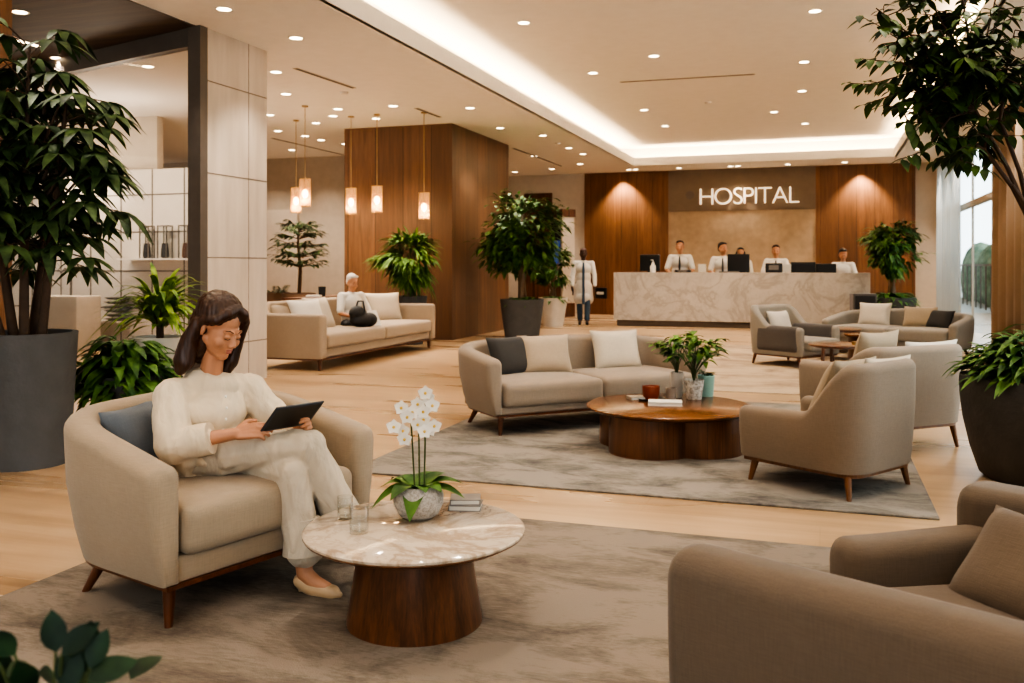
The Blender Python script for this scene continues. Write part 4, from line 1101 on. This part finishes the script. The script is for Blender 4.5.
# ------------------------------------------------------------------ pendants
def pendant(label,px,py,Y):
    x,y=W(px,Y); z=H+(YH-py)/F*Y
    r=empty('pendant_lamp',label,'lamp',(x,y,z),0,'glass pendant lamps in front of the wood block')
    m=MB(); m.lathe([(.082,-.21),(.085,-.21),(.085,.21),(.082,.21)],28,closed=False); m.build('lamp_shade',M['shade'],r)
    rb=MB()
    for k in range(14):
        a=2*pi*k/14; rb.tube([(.087*cos(a),.087*sin(a),-.21),(.087*cos(a),.087*sin(a),.21)],.004,4)
    for zz in (-.21,.21): rb.lathe([(.080,zz-.006),(.091,zz-.006),(.091,zz+.006),(.080,zz+.006)],28,closed=False)
    rb.build('cage',M['gold'],r)
    MB().ell((0,0,-.02),(.045,.045,.065)).build('bulb',M['bulb'],r)
    MB().lathe([(.022,.05),(.022,.2),(.001,.2)],12).build('socket',M['gold'],r)
    MB().tube([(0,0,.2),(0,0,ZS-z)],.005,6).build('cord',M['gold'],r); MB().lathe([(.05,ZS-z-.02),(.05,ZS-z)],20).build('ceiling_rose',M['gold'],r)
    l=bpy.data.lights.new('pendant_light','POINT'); l.energy=14; l.color=(1,.72,.42); l.shadow_soft_size=.06
    o=bpy.data.objects.new('pendant_light',l); COL.objects.link(o); o.location=(x,y,z-.12)
pendant('rightmost lit glass pendant lamp before the wood block',424,206,14.8)
pendant('second lit glass pendant lamp from the right, before the wood block',377,199,15.0)
pendant('middle lit glass pendant lamp at the left edge of the wood block',351,201,15.2)
pendant('lit glass pendant lamp nearest the stone column',305,192.5,14.2)
pendant('dimmer pendant lamp half behind the one nearest the column',296,200,15.6)

# ------------------------------------------------------------------ white cabinet wall behind the glass
r=empty('wall_cabinet','white panelled cabinet wall behind the glass partition','cabinet',(0,12.0,0))
MB().box(-15,-8.72,.02,.4,0,2.86).build('carcass',M['tile'],r,0)
m=MB()
for k in range(11): m.box(-8.95-.62*k,-8.93-.62*k,.012,.022,.0,2.86)
for z in (.62,1.22,1.85,2.45): m.box(-15,-8.72,.012,.022,z-.01,z+.01)
m.build('seams',M['tile_l'],r,0)
for z,x0,x1,lab in ((1.42,-10.6,-8.8,'upper white shelf on the cabinet wall holding the dark-filled glass vases'),(.42,-11.9,-10.6,'lower white shelf on the cabinet wall under the stacked dishes')):
    o=MB().box(x0,x1,-.30,.015,-.025,.0).build('wall_shelf',M['white_pl'],None,0); o.location=(0,12.0,z); tag(o,lab,'shelf')
for px_,lab,dc in ((147,'leftmost tall glass vase with dark filling on the upper shelf','black2'),(165,'middle tall glass vase with dark filling on the upper shelf','black2'),(186,'tall glass vase with brown filling beside the steel mullion','wood_dark')):
    t=(px_-512)/F; Y=11.86/(t*ST+CT); u=Y*(t*CT-ST)
    r=empty('glass_vase',lab,'vase',(u,11.86,1.42),0,'glass vases on the cabinet shelf')
    m=MB()
    for (a,b) in ((-1,-1),(1,-1),(1,1),(-1,1)): m.box(a*.082-.007,a*.082+.007,b*.07-.008,b*.07+.008,0,.52)
    m.box(-.089,.089,-.075,.075,.505,.52); m.build('frame',M['steel'],r,0)
    MB().box(-.08,.08,-.065,.065,.0,.50).build('glass',M['glass'],r,0)
    MB().lathe([(.05,0.005),(.062,.03),(.055,.16),(.045,.24),(.001,.24)],18).build('filling',M[dc],r)
def at_v(px,v):
    t=(px-512)/F; Y=v/(t*ST+CT); return Y*(t*CT-ST)
for k in range(6):
    o=MB().lathe([(.001,0),(.12,0),(.21+.01*(k%2)-.02*abs(k-3),.03),(.20,.035),(.11,.008),(.001,.008)],28).build('serving_dish',M['steel'],None,40)
    o.location=(at_v(117,11.84),11.84,.42+.001+.068*k); tag(o,['lowest','second from bottom','third from bottom','third from top','second from top','topmost'][k]+' of the stacked dark dishes behind the glass','dish','stacked dishes behind the glass')
u=at_v(66,11.2); r=empty('washbasin','pale counter with a tap behind the umbrella tree','basin',(u,11.2,0)); MB().rbox((0,0,.42),(.9,.5,.84),.02).build('counter',M['wall_grey'],r); MB().tube([(0,.1,.84),(0,.1,1.2),(0,-.02,1.26),(0,-.1,1.2)],.018,8).build('tap',M['steel'],r)

# ------------------------------------------------------------------ reception counter
r=empty('reception_counter','long pale veined marble reception counter below the sign','counter',(-1.65,19.45,0))
CW=5.2; CH=1.12
MB().box(-CW/2,CW/2,0,.06,.13,CH).box(-CW/2,-CW/2+.06,.06,.85,.13,CH).box(CW/2-.06,CW/2,.06,.85,.13,CH).build('front_panel',M['marble'],r,0)
MB().box(-CW/2-.0,CW/2,-.0,.45,CH,CH+.04).build('worktop',M['marble'],r,0)
MB().box(-CW/2+.06,CW/2-.06,.06,.8,0,.13).build('plinth',M['plinth'],r,0)
MB().box(-CW/2+.06,CW/2-.06,.10,.95,.72,.76).build('desk',M['wood_dark'],r,0)
# sign
r=empty('sign','illuminated HOSPITAL lettering on the reception wall','sign',(0,VB-.08,0))
uL,uR=at_v(700,VB-.1),at_v(799,VB-.1); zb=H+(YH-204)/F*23.2; 
TEXT='HOSPITAL'; meshes=[]
for ch in TEXT:
    c=bpy.data.curves.new('letter','FONT'); c.body=ch; c.size=1; c.extrude=.04; c.offset=-.02
    o=bpy.data.objects.new('letter_t',c); COL.objects.link(o); dg=bpy.context.evaluated_depsgraph_get(); dg.update()
    me=bpy.data.meshes.new_from_object(o.evaluated_get(dg)); bpy.data.objects.remove(o); meshes.append(me)
bb=[(min(v.co.x for v in me.vertices),max(v.co.x for v in me.vertices),min(v.co.y for v in me.vertices),max(v.co.y for v in me.vertices)) for me in meshes]
capH=bb[0][3]-bb[0][2]; sc_=.40/capH; tw=sum(b[1]-b[0] for b in bb)*sc_; gap=((uR-uL)-tw)/(len(TEXT)-1-.6)
xx=uL
for ch,me,b in zip(TEXT,meshes,bb):
    if ch=='A': xx-=gap*.6
    me.name='letter'; me.materials.clear(); me.materials.append(M['sign'])
    o=bpy.data.objects.new('letter',me); COL.objects.link(o); o.parent=r; o.scale=(sc_,sc_,sc_*2 if False else 1); o.rotation_euler=(pi/2,0,0)
    o.location=(xx-b[0]*sc_,-.03,zb); o['label']='letter '+ch; xx+=(b[1]-b[0])*sc_+gap
o=MB().lathe([(.001,-.03),(.09,-.03),(.11,0)],24,M=Matrix.Rotation(pi/2,4,'X')).build('round_plate',M['plinth']); o.location=(at_v(690,VB-.1),VB-.085,H+(YH-195)/F*23.6); tag(o,'small dark round disc on the wall just left of the sign','wall plate')
# counter equipment
CZ=CH+.04
def monitor(label,px,pyt,w,h,v=19.95,rz=180,facing_back=True):
    z0=CZ if v<19.9 else .76
    Y=v/(((px-512)/F)*ST+CT); zt=H+(YH-pyt)/F*Y
    r=empty('monitor',label,'monitor',(at_v(px,v),v,z0),0,None)
    H_=zt-z0
    m=MB(); m.rbox((0,0,H_-h/2),(w,.05,h),.012); so=m.build('screen',M['black'],r)
    MB().box(-w/2+.02,w/2-.02,.0255,.028,H_-h+.03,H_-.03).build('display',M['black2'],so,0)
    MB().box(-.05,.05,-.0,.05,.015,H_-h+.06).build('stand',M['black'],r,0); MB().box(-.14,.14,-.08,.12,0,.018).build('base',M['black2'],r,0)
monitor('black monitor at the left end of the counter',650,254.5,.44,.36)
monitor('large black monitor hiding the dark-haired receptionist',738.5,254,.46,.44)
monitor('low black monitor right of the third man at the counter',803,262,.50,.30)
monitor('dark brown-framed monitor near the right receptionist',826,263.5,.40,.26)
def on_counter(px,v=19.75): return at_v(px,v),v,CZ
r=empty('sanitizer_bottle','white pump bottle standing on the counter before the left monitor','bottle',on_counter(653)); MB().lathe([(.001,0),(.06,0),(.065,.13),(.03,.18),(.025,.22),(.001,.22)],18).build('bottle',M['white_pl'],r); MB().tube([(0,0,.22),(0,0,.27),(-.05,0,.27)],.012,6).build('pump',M['white_pl'],r)
for px_,lab in ((683,'black card reader in front of the leftmost receptionist'),(774,'black boxy terminal in front of the third receptionist')):
    r=empty('card_terminal',lab,'terminal',on_counter(px_)); hgt=.06 if px_<700 else .20; MB().rbox((0,0,hgt/2),(.34,.2,hgt),.015).build('body',M['black'],r); MB().box(-.10,.10,-.102,-.099,hgt*.3,hgt*.8).build('panel',M['book_g'],r,0)
for px_,lab in ((702,'clear acrylic holder on the counter right of the leftmost receptionist'),(787,'small clear holder right of the black terminal')):
    r=empty('brochure_holder',lab,'holder',on_counter(px_)); MB().box(-.09,.09,-.05,.05,0,.16).build('holder',M['glass'],r,0); MB().box(-.08,.08,-.01,.02,.01,.18).build('leaflets',M['paper'],r,0)
o=MB().box(-.2,.2,-.12,.12,0,.03).build('keyboard',M['book_g'],None,0); o.location=on_counter(729); tag(o,'grey keyboard beside the large monitor','keyboard')
# corridor: tall info kiosk with a blue screen, framed
r=empty('info_kiosk','tall slim display cabinet with a small blue screen by the corridor','cabinet',(at_v(562,22.6),22.6,0),-35)
MB().box(-.26,.26,-.2,.2,0,2.6).build('carcass',M['wall'],r,0); MB().box(-.28,.28,-.22,.22,2.55,2.75).build('cornice',M['wood_dark'],r,0); MB().box(-.27,.27,-.21,.21,0,.35).build('plinth',M['wood_dark'],r,0)
MB().box(-.17,.17,-.215,-.2,1.35,1.95).build('screen',M['blue_scr'],r,0); MB().box(-.2,.2,-.208,-.2,1.3,2.4).build('screen_frame',M['black2'],r,0); MB().box(-.2,.2,-.208,-.2,.5,.95).build('drawer',M['wood_dark'],r,0)

# ------------------------------------------------------------------ people
def head_prims(b, HM, male=False):
    """HM places head space (origin between the ears at eye level, face to -y, metres) in body space"""
    b.ell((0,.018,.042),(.074,.093,.082),HM)
    b.ell((0,-.022,-.028),(.061,.068,.088),HM)
    b.ell((0,-.056,-.094),(.026,.026,.022),HM)
    for s in (-1,1):
        b.cap((s*.047,.005,-.045),(s*.016,-.050,-.090),.022,.018,HM)
        b.ell((s*.036,-.058,-.036),(.026,.024,.026),HM)
        b.ell((s*.075,.018,-.012),(.008,.016,.026),HM)
        b.ell((s*.030,-.076,-.004),(.015,.011,.0105),HM)
        b.cap((s*.012,-.085,.016),(s*.045,-.071,.017),.008,.006,HM)
        b.ell((s*.010,-.097,-.040),(.008,.009,.007),HM)
    b.cap((0,-.082,.004),(0,-.101,-.034),.0075,.0105,HM)
    b.ell((0,-.080,-.062),(.021,.012,.006),HM); b.ell((0,-.079,-.072),(.018,.012,.007),HM)
def hand(b, Wp, d, n, side, curl=.6, s=1.0, spread=.0):
    d=V(d).normalized(); n=V(n); n=(n-d*n.dot(d)).normalized(); l=d.cross(n).normalized()*side; Wp=V(Wp)
    offs=(.027,.009,-.009,-.026); Ls=(.068,.076,.070,.054)
    for k in range(4):
        kn=Wp+d*(.082-.006*abs(k-1))*s+l*offs[k]*s
        b.cap(Wp+d*.012*s+l*offs[k]*.6*s,kn,.014*s,.0105*s,None,10)
        p=kn; a=curl*(.55+.06*k); 
        for fr,r0,r1 in ((.45,.0092,.0084),(.30,.0084,.0076),(.25,.0076,.0065)):
            dd=d*cos(a)+n*sin(a)+l*offs[k]*spread; q=p+dd.normalized()*Ls[k]*fr*s; b.cap(p,q,r0*s,r1*s,None,10); p=q; a+=curl*.75
    t0=Wp+d*.018*s+l*.024*s; t1=t0+(l*.75+d*.75+n*.30).normalized()*.042*s; t2=t1+(d*.85+l*.15+n*.45).normalized()*.032*s
    b.cap(t0,t1,.0135*s,.0105*s,None,10); b.cap(t1,t2,.0105*s,.0085*s,None,10)

# ---- seated woman, in the armchair's own frame (front = -y, +x = photo right)
wom=empty('person','woman with brown bob in cream blouse and trousers reading a tablet in the armchair','person',(-2.38,3.19,0),73.5)
HM=Matrix.Translation((.0,-.03,1.042))@Euler((radians(22),radians(3),radians(5))).to_matrix().to_4x4()@Matrix.Scale(1.0,4)
b=MB(); head_prims(b,HM)
b.cap((.0,.005,.96),(.003,.045,.82),.041,.052)                       # neck
b.chain([(0,.05,.50),(0,.05,.64),(0,.055,.73)],[.10,.09,.075]); b.cap((-.12,.085,.765),(.13,.025,.765),.045,.045)
RS,RE,RW=V((-.165,.075,.77)),V((-.225,-.045,.60)),V((-.085,-.235,.640))
LS,LE,LW=V((.170,-.005,.77)),V((.255,-.130,.61)),V((.215,-.285,.645))
b.chain([RS,RE,RW],[.045,.036,.024]); b.chain([LS,LE,LW],[.045,.036,.024])
hand(b,RW,(V((-.005,-.325,.660))-RW),(.25,-.55,.8) if False else (.55,-.1,-.2),1,.65,1.0)
hand(b,LW,(V((.185,-.36,.665))-LW),(-.75,-.1,-.1),-1,.75,1.0)
KR,AR=V((.135,-.415,.575)),V((.285,-.50,.20)); KL,AL=V((.075,-.385,.475)),V((.085,-.445,.085))
b.chain([V((-.10,.02,.51)),KR,AR],[.075,.052,.034]); b.chain([V((.09,.02,.50)),KL,AL],[.075,.050,.033])
b.chain([AL,V((.095,-.49,.055)),V((.115,-.57,.028))],[.032,.030,.024])
b.chain([AR,V((.31,-.53,.165)),V((.345,-.585,.10))],[.032,.030,.022])
wb_=b.blob('body',M['skin'],wom,.0042,2,.4)
# facial colouring as thin separate pieces
e=MB()
for s in (-1,1):
    e.tube([HM@V((s*.017,-.0885,-.0095)),HM@V((s*.030,-.0895,-.0130)),HM@V((s*.043,-.083,-.0095))],.0016,6)
e.build('eyelash',M['hair_b'],wom)
e=MB()
for s in (-1,1): e.tube([HM@V((s*.014,-.0925,.018)),HM@V((s*.029,-.0875,.0250)),HM@V((s*.043,-.0775,.0215))],[.0020,.0024,.0012],6)
e.build('eyebrow',M['hair_b'],wom)
e=MB(); e.ell((0,-.0868,-.0618),(.018,.0060,.0038),HM); e.ell((0,-.0868,-.0712),(.016,.0060,.0045),HM); e.build('lips',M['lips'],wom)
# hair: bob to the shoulders, tucked behind the near ear
b=MB()
b.ell((0,.034,.062),(.092,.104,.088),HM); b.ell((0,.068,.0),(.090,.072,.09),HM)
b.ell((0,.066,-.08),(.092,.070,.095),HM)
for s in (-1,1):
    b.chain([(s*.080,.048,.0),(s*.088,.055,-.08),(s*.092,.050,-.165),(s*.10,.045,-.200)],[.030,.038,.040,.024],HM)
b.chain([(.012,-.045,.108),(-.036,-.052,.088),(-.066,-.030,.050),(-.080,.018,.034),(-.088,.050,-.01)],[.020,.022,.022,.018,.02],HM)
b.chain([(-.088,.050,-.01),(-.090,.044,-.09),(-.092,.030,-.165),(-.104,.03,-.205)],[.022,.030,.034,.018],HM)
b.chain([(.012,-.045,.108),(.045,-.058,.088),(.070,-.056,.048),(.080,-.046,.0),(.083,-.040,-.06),(.076,-.044,-.13),(.060,-.046,-.185)],[.020,.020,.018,.017,.022,.030,.020],HM)
b.chain([(-.04,.09,-.10),(-.03,.085,-.165)],[.05,.038],HM); b.chain([(.04,.09,-.10),(.03,.085,-.165)],[.05,.038],HM)
b.blob('hair',M['hair_b'],wom,.0048,5,.5,disp=(.0035,75,75,7))
# blouse
b=MB()
b.ell((0,.045,.50),(.175,.135,.085)); b.ell((0,.035,.60),(.160,.120,.11)); b.ell((.0,.03,.70),(.165,.118,.11))
b.cap((-.14,.078,.775),(.155,.01,.775),.066,.066); b.cap((-.045,.065,.812),(.055,.035,.812),.062,.062); b.cap((-.03,.015,.80),(.04,-.005,.80),.055,.055); b.ell((.0,-.025,.69),(.11,.07,.085))
b.chain([RS,RE+V((0,.01,-.01))],[.072,.074]); b.chain([RE+V((0,.01,-.01)),RE.lerp(RW,.42)],[.072,.056])
b.chain([LS,LE+V((0,.01,-.01))],[.070,.072]); b.chain([LE+V((0,.01,-.01)),LE.lerp(LW,.42)],[.070,.056])
b.chain([V((-.12,.0,.49)),V((-.17,-.03,.55)),V((-.2,-.02,.62))],[.06,.05,.05]); b.ell((-.02,-.07,.52),(.13,.07,.05))
bl=b.blob('blouse',M['blouse'],wom,.006,5,.5,disp=(.011,15,15,6))
for E_,W_ in ((RE,RW),(LE,LW)):
    p_=(E_+V((0,.01,-.01))).lerp(E_.lerp(W_,.42),.55); d_=(W_-E_).normalized(); q_=E_.lerp(W_,.60)
    m=MB(); m.tube([p_,p_.lerp(q_,.5),q_,q_-d_*.004,q_-d_*.02],[.064,.066,.064,.058,.045],20); m.build('sleeve_cuff',M['blouse'],wom,50)
m=MB()
for k in range(4): m.ell((-.012-.004*k,-.098+.012*abs(k-1.5)-.0,.765-.045*k),(.006,.004,.006),seg=8,rings=6)
m.build('button',M['petal'],wom)
# trousers
b=MB(); b.ell((0,.04,.50),(.165,.135,.085)); 
b.chain([V((-.095,.02,.515)),V((.02,-.21,.555)),KR],[.092,.080,.070]); b.chain([KR,KR.lerp(AR,.45),KR.lerp(AR,.86)],[.068,.070,.084])
b.chain([V((.085,.02,.505)),KL],[.088,.070]); b.chain([KL,KL.lerp(AL,.5),V((.088,-.44,.19))],[.070,.070,.082])
b.blob('trousers',M['trouser'],wom,.006,4,.5,disp=(.008,20,14,6))
m=MB(); q=V((.088,-.44,0)); m.tube([q+V((0,.01,.30)),q+V((0,.004,.23)),q+V((0,0,.165)),q+V((0,0,.168)),q+V((0,0,.19))],[.066,.078,.086,.080,.05],24); m.build('trouser_hem',M['trouser'],wom,60)
def pump(A,mid,toe,heelz):
    b=MB(); d=(toe-A); d.z=0; d.normalize()
    hb=A+V((0,0,-.042))-d*.018
    b.chain([hb+V((0,0,.01)),hb+d*.04+V((0,0,-.008)),mid+V((0,0,-.022)),toe+V((0,0,-.002)),toe+d*.03+V((0,0,-.006))],[.031,.032,.034,.030,.014])
    b.cap(hb+V((0,0,.0)),V((hb.x,hb.y,heelz+.012)),.018,.010)
    return b
for A,mid,toe,hz,lab in ((AL,V((.095,-.49,.055)),V((.115,-.57,.028)),0,'nude heeled shoe on the floor'),):
    pump(A,mid,toe,hz).blob('shoe',M['shoe'],wom,.005,3)
pump(AR,V((.31,-.53,.165)),V((.345,-.585,.10)),.13).blob('shoe',M['shoe'],wom,.005,3)
# tablet she holds
t=empty('tablet','dark slate tablet held in the seated woman\'s hands','tablet')
BL,BR,TL,TR=V((-.045,-.305,.648)),V((.175,-.335,.650)),V((-.020,-.425,.752)),V((.205,-.455,.754))
xa=(BR-BL).normalized(); ya=(TL-BL).normalized(); za=xa.cross(ya).normalized(); ya=za.cross(xa)
ctr=(BL+BR+TL+TR)/4; LM=Matrix((xa,ya,za)).transposed().to_4x4(); LM.translation=ctr
t.matrix_world=Matrix.Translation(wom.location)@Matrix.Rotation(wom.rotation_euler.z,4,'Z')@LM
w_,h_=(BR-BL).length,(TL-BL).length
MB().rbox((0,0,0),(w_,h_,.009),.004).build('case',M['screen'],t)
MB().box(-w_/2+.012,w_/2-.012,-h_/2+.012,h_/2-.012,.0046,.0052).build('display',M['black'],t,0)

# ---- small figures
def tf(pts,s): return [V(p)*s for p in pts]
def figure(label,loc,rz,S,skin,hair,top,legs,arms,coat=False,walk=0.0,seated=False,female=False,yaw=0,pitch=0,tie=None,group=None,hairkind='short',extra=None,vox=.009,legs_on=True):
    r=empty('person',label,'person',(loc[0],loc[1],loc[2] if len(loc)>2 else 0),rz,group); k=S/1.75
    hz=1.62*k; off=-.02*k
    HMf=Matrix.Translation((0,off-.01,hz))@Euler((radians(pitch),0,radians(yaw))).to_matrix().to_4x4()@Matrix.Scale(k*1.10,4)
    b=MB(); head_prims(b,HMf); b.cap((0,-.005,1.54*k),(0,.015,1.42*k),.05*k,.058*k)
    b.chain(tf([(0,.02,.95),(0,.02,1.15),(0,.015,1.33)],k),[.10*k,.095*k,.085*k]); b.cap((-.14*k,.02,1.385*k),(.14*k,.02,1.385*k),.045*k,.045*k)
    A=[]
    for s,(el,wr,hd,nn) in zip((-1,1),arms):
        sh=V((s*.19,.01,1.40))*k; el=V(el)*k; wr=V(wr)*k; A.append((sh,el,wr))
        b.chain([sh,el,wr],[.046*k,.037*k,.026*k]); hand(b,wr,V(hd),V(nn),s if False else -s,.5,k*1.05)
    if legs_on:
        hips=[V((-.09,.02,.93))*k,V((.09,.02,.93))*k]
        if seated: L=[[hips[i],V((s*.27,-.28,.95))*k,V((-s*.06,-.37-.03*s,.93))*k,V((-s*.16,-.36-.03*s,.93))*k] for i,s in enumerate((-1,1))]
        else: L=[[hips[i],V((s*.09,-.03-.10*walk*s,.50))*k,V((s*.08,.02-.20*walk*s,.09))*k,V((s*.085,-.13-.20*walk*s,.03))*k] for i,s in enumerate((-1,1))]
        for q in L: b.chain(q,[.085*k,.06*k,.040*k,.035*k])
    b.blob('body',skin,r,vox,2,.4)
    if hairkind!='bald':
        h=MB(); h.ell((0,.034,.060),(.080,.092,.078),HMf); h.ell((0,.05,.01),(.079,.070,.075),HMf)
        h.chain([(-.045,-.045,.100),(0,-.058,.108),(.045,-.045,.100)],[.018]*3,HMf)
        if female:
            for s in (-1,1): h.chain([(s*.08,.02,.02),(s*.086,.02,-.07),(s*.075,.03,-.13)],[.022,.03,.03],HMf)
            h.ell((0,.06,-.06),(.08,.06,.09),HMf)
        h.blob('hair',hair,r,vox,2)
    e=MB()
    for s in (-1,1): e.ell((s*.030,-.084,-.003),(.008,.005,.0042),HMf,seg=8,rings=6); e.cap((s*.017,-.092,.020),(s*.042,-.081,.020),.0022,.0018,HMf,6)
    e.build('eyes_and_brows',M['hair_k'],r)
    # shirt or long coat
    h=MB()
    h.ell(V((0,.02,1.28))*k,(.20*k,.135*k,.17*k)); h.ell(V((0,.02,1.08))*k,(.175*k,.13*k,.20*k)); h.cap((-.16*k,.012,1.395*k),(.16*k,.012,1.395*k),.066*k,.066*k)
    h.cap((0,.012,1.44*k),(0,.012,1.40*k),.066*k,.075*k)
    for sh,el,wr in A:
        if coat: h.chain([sh,el,el.lerp(wr,.9)],[.066*k,.056*k,.045*k])
        else: h.chain([sh,sh.lerp(el,.85)],[.066*k,.062*k])
    if coat: h.ell(V((0,.02,.82))*k,(.20*k,.165*k,.30*k)); h.ell(V((0,.02,.62))*k,(.215*k,.19*k,.16*k)); h.chain(tf([(-.08,.02,.85),(-.10,.02,.58)],k),[.13*k,.135*k]); h.chain(tf([(.08,.02,.85),(.10,.02,.58)],k),[.13*k,.135*k])
    else: h.ell(V((0,.02,.95))*k,(.18*k,.13*k,.10*k))
    h.blob('coat' if coat else 'shirt',top,r,vox,3)
    if coat:
        m=MB(); m.box(-.035*k,.035*k,-.185*k,-.12*k,.48*k,1.36*k); 
    if tie:
        m=MB(); m.tube(tf([(0,-.135,1.42),(0,-.16,1.25),(0,-.15,1.0),(0,-.175,.8),(0,-.195,.6),(0,-.185,.47)],k) if coat else tf([(0,-.135,1.42),(0,-.165,1.30),(0,-.165,1.05)],k),[.02*k,.03*k,.03*k,.03*k,.032*k,.034*k] if coat else [.012*k,.02*k,.022*k],8); m.build('shirt_front' if coat else 'lanyard',tie,r)
    if legs_on:
        h=MB(); h.ell(V((0,.02,.93))*k,(.165*k,.12*k,.11*k))
        for q in L: h.chain([q[0],q[1],q[1].lerp(q[2],.93)],[.095*k,.072*k,.062*k])
        h.blob('trousers',legs,r,vox,2)
        for q in L:
            h=MB(); h.chain([q[2]+V((0,.02,-.045))*k,q[3]],[.042*k,.038*k]); h.blob('shoe',M['sole'],r,vox,2)
    return r
DOWN=((-.25,-.02,1.12),(-.26,-.10,.88),(0,-.15,-1),(.6,-.3,0)),((.25,-.02,1.12),(.26,-.10,.88),(0,-.15,-1),(-.6,-.3,0))
DESK=((-.27,-.08,1.14),(-.19,-.30,1.08),(.3,-1,-.1),(0,-.1,-1)),((.27,-.08,1.14),(.19,-.30,1.08),(-.3,-1,-.1),(0,-.1,-1))
# doctor walking
dx,dy=W(583.5,20.3)
figure('dark-skinned bald doctor in a long white coat walking with a black folder by the corridor',(dx,dy),14,1.70,M['skin_d'],M['hair_k'],M['coat'],M['jeans'],DOWN,coat=True,walk=.35,hairkind='bald',tie=M['jeans'])
def atfig(px,Y,z,name,label,cat,build):
    x,y=W(px,Y); r=empty(name,label,cat,(x,y,z),14); build(r); return r
x,y=W(601,20.15)
r=empty('folder','black folder in the walking doctor\'s left hand','folder',(x,y,.60),14); MB().rbox((0,0,.10),(.05,.30,.24),.01,M=Matrix.Rotation(radians(50),4,'Z')).build('cover',M['black'],r); MB().box(-.03,.03,-.10,.10,.07,.13,M=Matrix.Rotation(radians(50),4,'Z')).build('label_plate',M['paper'],r,0)
x,y=W(573,20.15); r=empty('phone','dark phone in the walking doctor\'s right hand','phone',(x,y,.66),14); MB().rbox((0,0,.07),(.03,.08,.15),.008).build('case',M['black2'],r)
# reception staff
for px,top_,lab,kw in ((680,239.5,'man in white short-sleeved shirt with dark lanyard, leftmost behind the counter',dict(tie=M['black2'],hair=M['hair_b'])),
        (723,241.5,'dark-haired receptionist in white half hidden by the large monitor',dict(hair=M['hair_k'],yaw=35,tie=M['black2'])),
        (776,244,'man in white shirt behind the boxy black terminal',dict(hair=M['hair_b'],tie=M['black2'])),
        (843,248,'young dark-haired receptionist in white looking down, rightmost behind the counter',dict(hair=M['hair_k'],yaw=8,pitch=14))):
    v=20.55; u=at_v(px,v); Y=-u*ST+v*CT; S=(H+(YH-top_)/F*Y)/1.0
    hair=kw.pop('hair'); figure(lab,(u,v),math.degrees(math.atan2(u,v))*-1*.6,S*1.75/1.775,M['skin_m'],hair,M['coat'],M['black2'],DESK,**kw)
v=21.6; u=at_v(741,v); figure('dark-haired woman standing behind the large monitor, only her head visible',(u,v),-14,1.72,M['skin_m'],M['hair_k'],M['coat'],M['black2'],DOWN,female=True,yaw=20)
# man on the long sofa
SEAT=((-.28,-.10,1.12),(-.14,-.34,1.06),(.5,-1,.1),(.3,-.1,-1)),((.28,-.10,1.12),(.14,-.34,1.06),(-.5,-1,.1),(-.3,-.1,-1))
mv=at_plane_u(349,-6.42)
figure('white-haired man in a white coat sitting on the long sofa looking down',(-6.38,mv,-.345),62,1.52,M['skin_m'],M['hair_w'],M['coat'],M['black2'],SEAT,seated=True,pitch=12,hairkind='short')
o=MB().box(-.09,.09,-.004,.004,-.12,.12).build('papers',M['paper'],None,0); bx=-5.96; o.location=(bx,at_plane_u(374,bx),.565); o.rotation_euler=(radians(-28),0,radians(70)); tag(o,'white papers leaning on the black bag beside the man on the sofa','paper')
bx=-6.0; bv=at_plane_u(362,bx)
r=empty('bag','soft black bag on the long sofa seat beside the man','bag',(bx,bv,.455),75)
b=MB(); b.ell((0,0,.10),(.22,.12,.10)); b.ell((-.10,0,.20),(.13,.09,.10)); b.ell((.12,-.02,.10),(.13,.11,.10)); b.blob('body',M['black2'],r,.012,3)
MB().tube([(-.12,0,.27),(-.08,0,.36),(.02,0,.36),(.06,0,.2)],.012,8).build('strap',M['black'],r)
